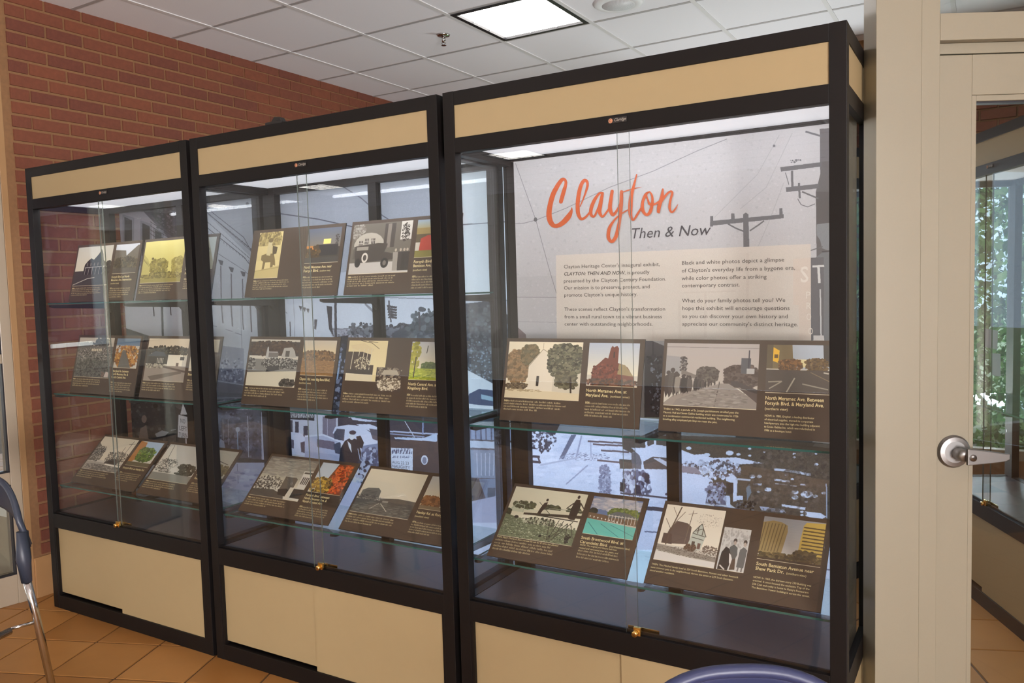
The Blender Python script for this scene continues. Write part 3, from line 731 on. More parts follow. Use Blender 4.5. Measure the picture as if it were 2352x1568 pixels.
# -- right end seen through the side glass: roof, lorry, snow
m.p((206, 216, 234), (1050, 835), (1075, 850), (1178, 905), (1178, 985), (1050, 975)); m.p((76, 88, 120), (1068, 925), (1078, 904), (1100, 893), (1130, 896), (1170, 912), (1174, 935), (1100, 930)); m.p((150, 180, 206), (1105, 905), (1160, 918), (1160, 926), (1105, 916))
m.p((120, 134, 170), (1076, 982), (1178, 985), (1178, 1012), (1076, 1008))
for k in range(8): m.l((70, 72, 96), 4, (1080 + 12 * k, 982), (1081 + 12 * k, 1010))
m.p((166, 178, 206), (1050, 1010), (1178, 1016), (1178, 1032), (1050, 1026)); m.p((110, 122, 150), (1060, 1032), (1178, 1034), (1178, 1100), (1060, 1095))
for k in range(6): m.l((150, 160, 190), 3, (1095 + 10 * k, 1040), (1097 + 9 * k, 1092))
m.p((104, 116, 146), (1100, 1100), (1168, 1098), (1168, 1150), (1118, 1152)); m.p((56, 66, 84), (1120, 1120), (1138, 1120), (1136, 1154), (1120, 1154))
m.p((148, 152, 184), (1040, 1160), (1180, 1130), (1180, 1330), (1000, 1330)); m.p((176, 184, 214), (960, 1200), (1190, 1200), (1200, 1420), (960, 1420))
m.p((168, 174, 208), (470, 1062), (610, 1062), (830, 1110), (830, 1260), (470, 1240)); m.l((110, 116, 150), 3, (545, 1065), (547, 1110)); m.t([(140, 146, 184), (186, 192, 220)], 480, 1070, 620, 1200, 60, .020, .4)
m.p((156, 164, 200), (960, 1090), (1080, 1130), (1080, 1240), (960, 1220))
# -- snowy street in the nearest case
m.p((184, 192, 222), (1185, 955), (1560, 970), (1700, 1400), (1185, 1400))
m.t([(176, 184, 216), (192, 198, 226), (168, 178, 212)], 1215, 1000, 1560, 1320, 260, .030, .35, .5)
m.p((62, 60, 74), (1185, 965), (1290, 965), (1275, 998), (1240, 1000), (1185, 1010)); m.t([SNOW, (70, 68, 82), (96, 98, 118)], 1215, 990, 1278, 1028, 60, .010, .6)
for y0 in (1010, 1026, 1046, 1058): m.l((66, 62, 76), 6, (1190, y0), (1240, y0 + 3))
m.p((74, 70, 82), (1232, 1012), (1256, 1004), (1258, 1024), (1244, 1042), (1234, 1030)); m.t([SNOW, (74, 70, 84)], 1232, 998, 1270, 1036, 36, .008); m.l((74, 70, 84), 5, (1236, 1050), (1241, 1064))
m.p((96, 100, 126), (1312, 998), (1324, 998), (1294, 1054), (1284, 1054)); m.l((140, 146, 178), 4, (1336, 1000), (1322, 1056)); m.l((150, 156, 188), 3, (1356, 1010), (1358, 1050)); m.t([(120, 126, 156), (150, 156, 186)], 1286, 1040, 1400, 1058, 60, .006, .4)
m.t([(110, 114, 144), (136, 142, 172)], 1376, 1066, 1402, 1150, 170, .006); m.l((140, 146, 178), 3, (1350, 1068), (1300, 1112)); m.l((160, 166, 196), 4, (1240, 1068), (1330, 1050))
for a in ((1350, 1013, 1430, 1017), (1362, 1020, 1445, 1024), (1380, 1034, 1445, 1038), (1372, 1057, 1424, 1062)): m.l((96, 86, 96), 4, (a[0], a[1]), (a[2], a[3]))
m.p((80, 74, 74), (1428, 1000), (1560, 1000), (1560, 1028), (1500, 1020), (1450, 1040), (1430, 1030)); m.p((84, 78, 78), (1422, 1054), (1462, 1056), (1474, 1078), (1424, 1078)); m.p((98, 96, 108), (1450, 1040), (1465, 1036), (1474, 1060), (1472, 1080), (1452, 1076))
for x in (1484, 1504): m.l(SNOW, 5, (x, 1010), (x + 1, 1028))
m.p(SNOW, (1450, 1028), (1500, 1028), (1560, 1032), (1690, 1052), (1690, 1066), (1600, 1074), (1560, 1056), (1480, 1056)); m.p((86, 78, 80), (1477, 1060), (1500, 1048), (1545, 1052), (1545, 1080), (1480, 1078)); m.p((176, 180, 206), (1500, 1052), (1516, 1052), (1542, 1066), (1540, 1076)); m.p(SNOW, (1425, 1076), (1560, 1078), (1640, 1105), (1640, 1155), (1420, 1140))
m.p((120, 122, 150), (1430, 1080), (1490, 1086), (1492, 1138), (1428, 1130)); m.t([(96, 98, 126), (150, 156, 186), (70, 70, 92), (182, 188, 216)], 1430, 1082, 1492, 1138, 160, .009, 1.6); m.p((48, 46, 60), (1482, 1086), (1492, 1090), (1490, 1112), (1480, 1106)); m.p((52, 50, 66), (1458, 1112), (1470, 1114), (1474, 1138), (1458, 1136)); m.p((60, 56, 60), (1424, 1106), (1436, 1110), (1434, 1130), (1424, 1128))
m.l((74, 70, 84), 4, (1425, 1132), (1560, 1146)); m.p((78, 84, 104), (1558, 1122), (1574, 1124), (1572, 1140), (1558, 1138)); m.t([(70, 70, 92)], 1526, 1126, 1540, 1140, 5, .006); m.t([(70, 70, 92)], 1580, 1134, 1592, 1146, 5, .006)
m.p((76, 68, 62), (1690, 1000), (1940, 1010), (1940, 1230), (1740, 1200), (1680, 1160), (1640, 1130), (1636, 1100), (1660, 1080), (1694, 1066)); m.p((76, 68, 62), (1560, 1000), (1940, 1012), (1940, 1060), (1757, 1064), (1700, 1052), (1640, 1052), (1620, 1046), (1590, 1044), (1560, 1030))
m.p(SNOW, (1558, 1030), (1568, 1034), (1594, 1044), (1624, 1042), (1628, 1052), (1690, 1050), (1757, 1064), (1694, 1066), (1692, 1076), (1660, 1080), (1640, 1086), (1600, 1070), (1558, 1056))
m.t([(96, 88, 96), (150, 156, 182), (80, 76, 84), SNOW], 1560, 1058, 1700, 1100, 200, .008); m.p((128, 120, 134), (1560, 1068), (1600, 1074), (1612, 1088), (1560, 1084)); m.p(SNOW, (1558, 1086), (1600, 1088), (1636, 1102), (1625, 1156), (1560, 1148))
m.p((98, 96, 118), (1630, 1110), (1660, 1106), (1668, 1160), (1620, 1156)); m.t([(110, 108, 132), (70, 64, 70), (150, 156, 184)], 1622, 1108, 1668, 1160, 70, .008); m.p(SNOW, (1666, 1096), (1686, 1090), (1694, 1100), (1692, 1150), (1684, 1152), (1684, 1110), (1668, 1104)); m.p((56, 50, 50), (1668, 1108), (1684, 1108), (1684, 1134), (1670, 1134)); m.l(SNOW, 8, (1672, 1138), (1674, 1168)); m.p(SNOW, (1690, 1138), (1706, 1138), (1706, 1148), (1690, 1148))
for a in ((1582, 1029, 6), (1624, 1044, 7), (1676, 1040, 9), (1696, 1043, 5), (1722, 1030, 4), (1722, 1046, 4), (1755, 1038, 3), (1824, 1042, 4), (1824, 1050, 4), (1874, 1042, 3), (1875, 1066, 5), (1806, 1090, 5), (1764, 1124, 8), (1826, 1130, 8), (1826, 1142, 8), (1853, 1135, 14), (1872, 1139, 6), (1892, 1132, 5), (1742, 1129, 4), (1852, 1152, 4), (1820, 1100, 4), (1744, 1094, 6), (1728, 1094, 7), (1842, 1175, 4), (1842, 1182, 4)): m.e((176, 186, 214), a[0], a[1], a[2], a[2] * .6)
m.l((170, 178, 206), 5, (1778, 1077), (1820, 1082), (1862, 1090)); m.l((170, 178, 206), 4, (1778, 1101), (1814, 1106)); m.l((150, 154, 170), 2, (1780, 1110), (1830, 1116)); m.l((160, 166, 190), 3, (1838, 1112), (1852, 1114)); m.l((160, 166, 190), 4, (1690, 1100), (1724, 1102)); m.l((150, 156, 180), 4, (1730, 1112), (1750, 1112))
m.l((182, 190, 218), 5, (1796, 1160), (1850, 1168)); m.p((182, 190, 218), (1848, 1174), (1885, 1178), (1898, 1186), (1880, 1196), (1850, 1184)); m.p((150, 156, 184), (1744, 1162), (1800, 1170), (1806, 1178), (1750, 1172)); m.p((100, 110, 126), (1714, 1120), (1722, 1110), (1726, 1130), (1716, 1150))
m.t([(40, 36, 36), (96, 100, 110)], 1690, 1150, 1736, 1176, 30, .006); m.t([(92, 84, 80), (62, 56, 54)], 1720, 1030, 1905, 1180, 260, .010, 1, .5); m.l((150, 160, 190), 2, (1898, 1110), (1899, 1190))
for a in ((1695, 1180, 1905, 1330),): m.p((84, 92, 116), (1640, 1160), (1905, 1196), (1905, 1420), (1640, 1400))
m.p((176, 186, 218), (1185, 1150), (1500, 1150), (1500, 1420), (1185, 1420)); m.l((90, 100, 130), 3, (1480, 1220), (1560, 1226)); m.l((60, 60, 74), 9, (1480, 1166), (1540, 1172)); m.p((190, 212, 240), (1440, 1262), (1560, 1262), (1560, 1400), (1440, 1400))
m.p((180, 188, 214), (1885, 1200), (1935, 1200), (1935, 1420), (1885, 1420)); m.l((120, 126, 150), 2, (1885, 1262), (1930, 1264)); m.l((100, 106, 130), 3, (1885, 1306), (1930, 1310))
m.grain(5)
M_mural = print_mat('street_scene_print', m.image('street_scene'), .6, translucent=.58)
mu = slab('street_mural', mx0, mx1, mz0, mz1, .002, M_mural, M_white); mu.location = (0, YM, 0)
tag(mu, 'long blue grey winter street scene print hung behind the three display cases', 'mural')
def ptext(t, p0, p1, cap, plane, bold=False, shear=0.0):
    """line of text from its measured baseline ends on a vertical plane; cap height in metres"""
    a, b = on(p0[0], p0[1], 1, plane), on(p1[0], p1[1], 1, plane)
    return text_geo(t, a[0], a[2], math.hypot(b[0] - a[0], b[2] - a[2]), cap, bold, shear, math.atan2(b[2] - a[2], b[0] - a[0]))
M_ink = mat('ink_dark', S(40, 42, 52), .6)
lettering('lettering', [ptext('NO', (414, 970), (426, 973), .022, YM), ptext('LEFT', (412, 987), (430, 990), .022, YM), ptext('TURN', (411, 1002), (431, 1005), .022, YM),
                        ptext('AUG 22 23', (901, 1064), (940, 1067), .012, YM), ptext('NAUGHTY', (901, 1073), (942, 1077), .012, YM), ptext('MARIETTA', (901, 1081), (944, 1085), .012, YM)], -.0006, M_ink, mu)

# ------------------------------------------------------------------ title banner inside the nearest case
YN = .352
def nfn(x, y):
    P = on(x, y, 1, YN); return P[0], -P[2]
nx0, nx1, nz0, nz1 = 2.488, 3.598, 1.058, 1.952
b = Cv(1500, 1208, (nx0, -nz1, nx1, -nz0), (176, 176, 178), nfn)
b.p((170, 170, 172), (1100, 640), (1960, 600), (1960, 1050), (1100, 1050))
b.t([(174, 174, 176), (182, 182, 184), (168, 168, 170)], 1175, 300, 1910, 800, 2200, .006, 1, .4)
G1 = (92, 92, 96); G2 = (122, 122, 126)
b.l(G2, 3, (1160, 516), (1205, 512), (1232, 505), (1300, 478), (1400, 430), (1500, 393), (1600, 347), (1670, 319)); b.l(G2, 3, (1184, 375), (1231, 506), (1262, 620), (1280, 680)); b.e(G1, 1230, 504, 4, 5)
b.l((140, 140, 143), 4, (1170, 682), (1420, 684), (1560, 668)); b.l((150, 150, 152), 3, (1170, 738), (1380, 742))
for q in (((1790, 310), (1740, 400), (1640, 500)), ((1820, 305), (1760, 430), (1700, 480)), ((1800, 420), (1766, 510), (1735, 580))): b.l((160, 160, 162), 3, *q)
b.p(G1, (1636, 507), (1800, 492), (1800, 501), (1636, 518)); b.p(G1, (1631, 496), (1638, 496), (1638, 520), (1631, 520)); b.p(G1, (1679, 490), (1687, 490), (1688, 510), (1680, 510)); b.p(G1, (1790, 478), (1797, 478), (1798, 498), (1790, 498))
b.p(G1, (1707, 492), (1713, 488), (1719, 492), (1720, 530), (1722, 600), (1708, 600)); b.l(G1, 6, (1672, 514), (1690, 524), (1708, 531)); b.l(G1, 6, (1755, 507), (1740, 518), (1722, 530))
b.p((88, 86, 88), (1883, 296), (1904, 294), (1906, 330), (1912, 640), (1876, 640), (1874, 440), (1884, 400)); b.p((74, 72, 74), (1874, 440), (1915, 440), (1915, 520), (1875, 520)); b.l(G1, 7, (1850, 302), (1888, 313))
b.p(G1, (1792, 384), (1888, 372), (1888, 382), (1794, 394)); b.l(G1, 9, (1819, 392), (1820, 430)); b.p(G1, (1805, 430), (1880, 422), (1882, 432), (1806, 441)); b.l(G1, 8, (1835, 420), (1837, 455)); b.l(G1, 6, (1842, 440), (1880, 456)); b.l(G1, 3, (1832, 456), (1840, 470), (1855, 475), (1872, 468)); b.t([G1], 1815, 366, 1840, 374, 10, .004); b.l(G1, 3, (1804, 396), (1812, 424)); b.e(G1, 1778, 335, 3, 3)
b.p((120, 124, 128), (1876, 515), (1915, 510), (1915, 580), (1888, 570), (1884, 552), (1876, 540)); b.p((104, 108, 112), (1888, 580), (1915, 576), (1915, 800), (1860, 800), (1862, 600)); b.l(G1, 4, (1862, 575), (1890, 566)); b.l((60, 60, 62), 6, (1888, 578), (1915, 576))
b.p((92, 92, 96), (1860, 592), (1892, 590), (1892, 780), (1862, 780)); b.l((200, 202, 200), 10, (1880, 612), (1882, 650)); b.l((200, 202, 200), 8, (1866, 612), (1893, 610)); b.l((190, 192, 192), 5, (1884, 664), (1886, 780)); b.p((190, 188, 186), (1868, 770), (1892, 770), (1894, 786), (1868, 786))
b.p((110, 98, 100), (1160, 748), (1172, 742), (1190, 752), (1208, 768), (1210, 800), (1160, 800)); b.p((84, 80, 86), (1480, 775), (1540, 800), (1560, 1010), (1480, 1010)); b.t([(150, 156, 176), (70, 68, 76)], 1492, 820, 1520, 950, 60, .006); b.p((170, 186, 182), (1478, 958), (1516, 958), (1516, 1010), (1478, 1010)); b.l((60, 58, 64), 8, (1500, 785), (1500, 830)); b.t([(64, 62, 70)], 1485, 815, 1520, 835, 20, .008)
# pale translucent box behind the words
PB = (196, 189, 179)
b.p(PB, (1277, 586), (1862, 560), (1863, 784), (1279, 782))
GH = (192, 184, 174)
for q in (((1717, 580), (1717, 780)), ((1620, 670), (1620, 775)), ((1500, 745), (1500, 780)), ((1560, 690), (1562, 780)), ((1832, 590), (1832, 640))): b.l(GH, 12, *q)
b.l(GH, 6, (1570, 672), (1690, 668)); b.l(GH, 4, (1480, 756), (1530, 754)); b.p((198, 186, 174), (1822, 594), (1862, 592), (1862, 780), (1836, 780), (1834, 700), (1822, 700)); b.l(GH, 5, (1575, 728), (1660, 724))
b.grain(4)
M_ban = print_mat('title_banner_print', b.image('title_banner'), .6)
bn = slab('title_banner', nx0, nx1, nz0, nz1, .006, M_ban, M_black); bn.location = (0, YN, 0)
tag(bn, 'grey sky title banner with orange brush lettering over two columns of text', 'banner')
def bt(t, x0, y0, x1, y1, cap, **k): return ptext(t, (1030 + x0 / 2.613, 250 + y0 / 2.613), (1030 + x1 / 2.613, 250 + y1 / 2.613), cap, YN, **k)
CPH = .0118
lettering('lettering', [bt("Clayton Heritage Center's inaugural exhibit,", 692, 957, 1270, 942, CPH), bt('is proudly', 1072, 992, 1207, 989, CPH), bt(',', 1058, 993, 1064, 993, CPH),
    bt('presented by the Clayton Century Foundation.', 692, 1043, 1308, 1030, CPH), bt('Our mission is to preserve, protect, and', 693, 1084, 1210, 1076, CPH), bt("promote Clayton's unique history.", 694, 1127, 1137, 1122, CPH),
    bt("These scenes reflect Clayton's transformation", 696, 1212, 1303, 1210, CPH), bt('from a small rural town to a vibrant business', 697, 1257, 1283, 1256, CPH), bt('center with outstanding neighborhoods.', 697, 1300, 1228, 1301, CPH),
    bt('Black and white photos depict a glimpse', 1399, 935, 2017, 915, CPH), bt("of Clayton's everyday life from a bygone era,", 1399, 981, 2082, 964, CPH), bt('while color photos offer a striking', 1400, 1027, 1910, 1017, CPH), bt('contemporary contrast.', 1400, 1071, 1750, 1065, CPH),
    bt('What do your family photos tell you? We', 1402, 1161, 2023, 1158, CPH), bt('hope this exhibit will encourage questions', 1402, 1206, 2049, 1206, CPH), bt('so you can discover your own history and', 1402, 1254, 2039, 1256, CPH), bt("appreciate our community's distinct heritage.", 1402, 1300, 2100, 1304, CPH)],
    -.0006, mat('ink_brown', S(66, 58, 56), .6), bn, 'grey brown lines of introduction text')
lettering('lettering', [bt('CLAYTON: THEN AND NOW', 692, 1000, 1056, 993, CPH, bold=True, shear=.25)], -.0006, mat('ink_bold', S(52, 46, 44), .6), bn)
lettering('lettering', [ptext('Then & Now', (1447, 548), (1630, 539), .0335, YN, shear=.22)], -.0012, mat('ink_title', S(54, 52, 58), .6), bn, 'dark slanted subtitle Then & Now')
M_gh = mat('ghost_letters', S(212, 206, 196), .6)
lettering('lettering', [ptext('S', (1838, 648), (1858, 647), .046, YN, bold=True), ptext('P', (1850, 685), (1862, 685), .02, YN), ptext('R', (1851, 710), (1863, 710), .02, YN), ptext('O', (1852, 735), (1864, 735), .02, YN), ptext('O', (1856, 768), (1868, 768), .02, YN)], -.0004, M_gh, bn, 'pale letters running down the pictured shop sign')
# brush lettering
ST = ["320,455,50 355,330,50 383,230,36 372,182,34 335,178,44 275,260,55 220,370,60 185,500,62 172,620,68 195,715,64 250,760,50 330,730,60 410,650,68 450,580,40 460,525,5",
      "562,515,10 610,400,20 652,270,30 650,205,34 615,188,42 575,245,46 548,350,50 532,480,50 538,600,48 575,670,36 630,650,30 690,580,22",
      "850,345,22 800,355,28 740,440,42 702,540,46 700,615,38 738,640,26 775,570,24 830,430,26 850,345,22", "845,350,34 820,480,50 808,580,46 845,642,28 900,580,24 925,540,20",
      "967,322,38 950,430,44 940,540,50 975,620,36 1030,560,30 1080,460,26", "1085,330,42 1080,480,46 1070,620,38 1040,800,44 1008,905,46 960,955,40 920,900,44 932,790,42 985,700,26 1060,622,20 1160,560,16",
      "1275,115,16 1240,250,30 1208,380,46 1196,520,56 1200,630,42 1232,685,22 1280,620,28 1335,530,22", "1105,332,12 1220,296,16 1340,270,2",
      "1440,328,14 1390,365,36 1352,460,36 1352,560,42 1400,620,32 1448,575,42 1474,460,34 1465,370,24 1432,330,12 1402,370,14 1420,440,24 1440,485,30 1500,488,26 1580,440,26",
      "1605,298,20 1592,400,44 1560,510,48 1548,595,34 1572,490,24 1630,390,30 1695,328,24 1724,345,28 1702,430,28 1690,530,32 1716,588,22 1760,550,20 1797,485,4"]
gv, gf = [], []
def catmull(P, n=6):
    out = []
    P = [P[0]] + P + [P[-1]]
    for i in range(1, len(P) - 2):
        p0, p1, p2, p3 = (np.array(P[i + k], float) for k in (-1, 0, 1, 2))
        for t in np.linspace(0, 1, n, endpoint=False):
            out.append(.5 * ((2 * p1) + (p2 - p0) * t + (2 * p0 - 5 * p1 + 4 * p2 - p3) * t * t + (3 * p1 - p0 - 3 * p2 + p3) * t ** 3))
    out.append(np.array(P[-1], float)); return out
for s_ in ST:
    Q = catmull([tuple(float(v) for v in w.split(',')) for w in s_.split()])
    row = []
    for i, q in enumerate(Q):
        d = Q[min(i + 1, len(Q) - 1)][:2] - Q[max(i - 1, 0)][:2]; d /= max(np.hypot(*d), 1e-6); nn = np.array([-d[1], d[0]]) * max(q[2], 1) / 2
        row.append([q[:2] + nn, q[:2] - nn])
    def W2(p, dy=0.0): P = on(1230 + p[0] / 5.47, 380 + p[1] / 5.47, 1, YN); return (P[0], P[2], -.0010 - .0003 * ST.index(s_) + dy)
    base = len(gv)
    for i, (a, c) in enumerate(row): gv += [W2(a, -5e-6 * i), W2(c, -5e-6 * i)]
    for i in range(len(row) - 1): gf.append((base + 2 * i, base + 2 * i + 1, base + 2 * i + 3, base + 2 * i + 2))
    for q in (Q[0], Q[-1]):
        base = len(gv); k = 12; gv += [W2(q[:2] + q[2] / 2 * .98 * np.array([math.cos(a), math.sin(a)]), .00006) for a in np.linspace(0, 2 * math.pi, k, endpoint=False)]; gf.append(tuple(range(base, base + k)))
lettering('lettering', [(gv, gf)], -.0014, mat('brush_orange', S(180, 78, 28), .55, noise=.10, nscale=30), bn, 'orange brush lettering Clayton')

# ------------------------------------------------------------------ photo boards on the shelves
BW, BH = .505, .283
M_txt = mat('cream_ink', S(236, 218, 162), .6)
BROWN = (72, 58, 46)
CR = (226, 212, 178)
def arr_trees(c, cols, x0, x1, y, h_, n=60, r=.03): c.t(cols, x0, y - h_, x1, y, n, r)
TG = [(58, 62, 44), (78, 80, 56), (44, 46, 36)]; TB = [(60, 56, 52), (84, 78, 70), (40, 38, 36)]; TA = [(176, 120, 48), (150, 96, 40), (196, 150, 70), (110, 76, 36)]
def p_mansion(a, s):
    a.g((196, 192, 178), (222, 214, 190), 0, 0, 1, .62); a.r((66, 62, 58), 0, .62, 1, 1); a.p((48, 44, 42), (.24, .72), (.26, .46), (.34, .36), (.42, .30), (.5, .34), (.62, .2), (.68, .08), (.74, .2), (.78, .36), (.86, .44), (.9, .72)); a.t([(44, 42, 40), (60, 56, 50)], .84, .4, 1, .7, 60, .03)
    for x in (.3, .4, .5, .6, .7, .8): a.l((190, 186, 176), .008, (x, .54), (x - .01, .72)); a.r((120, 114, 104), x + .02, .42, x + .05, .5)
    a.l((190, 186, 176), .01, (.28, .54), (.86, .52)); a.l((196, 190, 176), .012, (.0, .97), (.4, .82), (.6, .8))
    s.r((206, 210, 214), 0, 0, 1, .45); s.p((104, 96, 84), (0, .18), (.45, .22), (.5, .4), (.95, .05), (1, .06), (1, 1), (0, 1)); s.t([(70, 64, 48), (92, 80, 56), (56, 50, 40)], 0, .45, 1, .85, 140, .05); s.r((82, 74, 66), 0, .82, 1, 1)
def p_sepia(a, s):
    a.r((214, 204, 120), 0, 0, 1, 1); a.g((222, 212, 130), (206, 196, 112), 0, 0, 1, .6); a.t([(140, 128, 56), (120, 110, 50), (160, 148, 76)], .2, .45, .62, .8, 220, .04); a.t([(140, 128, 56), (166, 154, 80)], .74, .42, 1, .75, 160, .04); a.t([(112, 102, 50), (146, 134, 70)], .0, .76, 1, .92, 260, .03); a.r((150, 140, 74), 0, .9, 1, 1)
    a.p((186, 176, 100), (0, .3), (.12, .42), (.2, .6), (.2, .8), (0, .8)); a.e((104, 92, 48), .24, .42, .03, .03)
    for k in range(5): a.r((110, 100, 50), .02 + .035 * k, .42 + .03 * k, .035 + .035 * k, .48 + .03 * k)
    s.r((150, 150, 130), 0, 0, 1, 1); s.p((180, 190, 190), (.7, 0), (1, 0), (1, .8)); s.t([(92, 104, 64), (116, 120, 76), (70, 80, 56)], 0, .2, .8, .95, 200, .06)
def p_crowd(a, s):
    a.r((198, 192, 176), 0, 0, 1, .2); a.t([(70, 72, 70), (92, 92, 88)], .5, .0, .85, .22, 60, .04); a.t([(84, 84, 82)], 0, .12, .5, .25, 60, .03); a.r((100, 100, 96), 0, .22, 1, 1); a.t([(70, 72, 68), (130, 128, 122), (96, 96, 90), (160, 156, 146), (60, 60, 58)], 0, .26, 1, .6, 460, .02); a.t([(82, 84, 80), (104, 104, 98), (66, 68, 64)], 0, .55, 1, 1, 300, .03)
    for k in range(6): a.r((214, 206, 176), .4 + .05 * k, .28, .43 + .05 * k, .34)
    a.p((190, 176, 166), (.86, .98), (.9, .84), (.98, .86), (.98, .98)); a.t([(110, 92, 84)], .78, .84, .86, .98, 16, .02)
    s.r((104, 128, 150), 0, 0, 1, .25); s.t(TA, 0, .25, 1, .95, 260, .05); s.p((110, 108, 100), (.3, .4), (.42, .4), (.75, 1), (.2, 1)); s.e((190, 196, 190), .17, .42, .05, .07)
def p_station(a, s):
    a.r((216, 204, 178), 0, 0, 1, .4); a.t([(58, 56, 50), (80, 74, 60)], 0, .18, 1, .42, 260, .03); a.r((74, 70, 64), 0, .36, .7, .6); a.p((80, 84, 90), (.02, .42), (.2, .3), (.42, .32), (.5, .42)); a.r((60, 56, 50), .05, .44, .46, .62); a.r((232, 226, 206), .54, .38, .9, .68); a.r((60, 58, 56), .84, .42, .94, .5); a.r((110, 100, 92), .76, .56, .82, .64); a.r((150, 140, 128), 0, .64, 1, 1)
    for k in range(5): a.r((226, 220, 200), .28 + .035 * k, .46, .29 + .035 * k, .58)
    a.t([(180, 172, 150), (120, 112, 100)], 0, .6, .5, .7, 60, .02); a.p((110, 100, 90), (.1, .9), (.9, .74), (.92, .8), (.2, 1)); a.l((96, 84, 76), .03, (.45, .66), (1, .76))
    s.r((214, 206, 184), 0, 0, 1, 1); s.p((60, 54, 50), (.15, 1), (.2, .3), (.35, .1), (.5, .3), (.55, 1)); s.r((110, 100, 90), .6, .4, 1, 1)
def p_street1(a, s):
    a.r((220, 210, 186), 0, 0, 1, .7); a.p((110, 104, 94), (0, .2), (.12, .3), (.32, .55), (.32, .7), (0, .75)); a.t([(60, 58, 54), (180, 174, 160), (96, 92, 84)], 0, .3, .3, .75, 160, .02); a.t([(120, 112, 100), (70, 66, 60)], .45, .4, 1, .74, 180, .018); a.r((168, 162, 150), 0, .76, 1, 1); a.p((66, 62, 58), (.5, .72), (.7, .6), (.86, .66), (.86, .78), (.5, .78)); a.l((80, 72, 64), .012, (.9, .05), (.86, .7)); a.l((80, 72, 64), .01, (.82, .16), (.98, .12)); a.l((80, 72, 64), .012, (.78, .25), (.76, .6)); a.t([(120, 116, 108), (96, 92, 86)], 0, .82, 1, 1, 120, .04, .3); a.l((236, 230, 214), .03, (.55, .8), (1, .82))
    s.r((170, 194, 216), .3, 0, 1, .5); s.p((176, 118, 60), (0, 0), (.3, .05), (.42, .6), (0, 1)); s.t([(84, 112, 50), (112, 140, 60), (60, 84, 40)], .2, .25, .9, .8, 200, .05); s.r((96, 88, 66), 0, .84, 1, 1)
def p_street2(a, s):
    a.r((196, 194, 184), 0, 0, 1, .75); a.p((214, 208, 192), (0, .1), (.16, .0), (.5, .6), (0, .7)); a.t([(70, 68, 62), (200, 194, 180), (100, 96, 88)], 0, .4, .5, .78, 180, .018); a.t([(54, 56, 44), (74, 72, 60)], .55, .5, .98, .82, 120, .035); a.r((134, 134, 124), 0, .8, 1, 1); a.p((206, 202, 190), (.4, .66), (.52, .6), (.62, .66), (.6, .74), (.4, .74)); a.l((80, 76, 70), .012, (.12, .02), (.18, .5))
    s.r((192, 188, 176), 0, 0, 1, .7); s.t([(96, 84, 58), (120, 104, 66)], 0, .55, 1, .95, 120, .06); s.l((70, 66, 60), .02, (.5, .4), (.9, .5))
def p_rider(a, s):
    a.r((214, 198, 140), 0, 0, 1, 1); a.t([(150, 134, 84), (176, 158, 104), (120, 106, 66)], 0, 0, .95, .34, 200, .05); a.r((206, 190, 134), .0, .3, 1, .62); a.p((120, 104, 66), (.2, .5), (.45, .46), (.72, .48), (.8, .62), (.84, .74), (.74, .72), (.72, .88), (.64, .9), (.62, .66), (.4, .66), (.36, .88), (.28, .88), (.3, .64), (.2, .6)); a.p((196, 184, 140), (.42, .22), (.58, .22), (.62, .4), (.56, .52), (.4, .5)); a.e((110, 94, 60), .52, .18, .1, .05); a.p((84, 72, 48), (.62, .3), (.84, .34), (.82, .48), (.66, .5)); a.p((190, 174, 118), (0, .84), (1, .74), (1, 1), (0, 1)); a.l((160, 144, 92), .02, (0, .84), (1, .78))
    s.g((92, 100, 116), (128, 120, 104), 0, 0, 1, .6); s.r((62, 58, 50), 0, .55, 1, 1); s.r((44, 42, 44), .35, .48, .95, .8); s.r((196, 128, 56), .0, .5, .35, .82); s.r((250, 226, 130), .5, .32, .72, .46); s.t([(92, 72, 40), (74, 60, 40)], 0, .5, .4, .9, 40, .06); s.r((66, 64, 60), 0, .84, 1, 1); s.t([(60, 56, 54)], .85, .2, .96, .5, 20, .02)
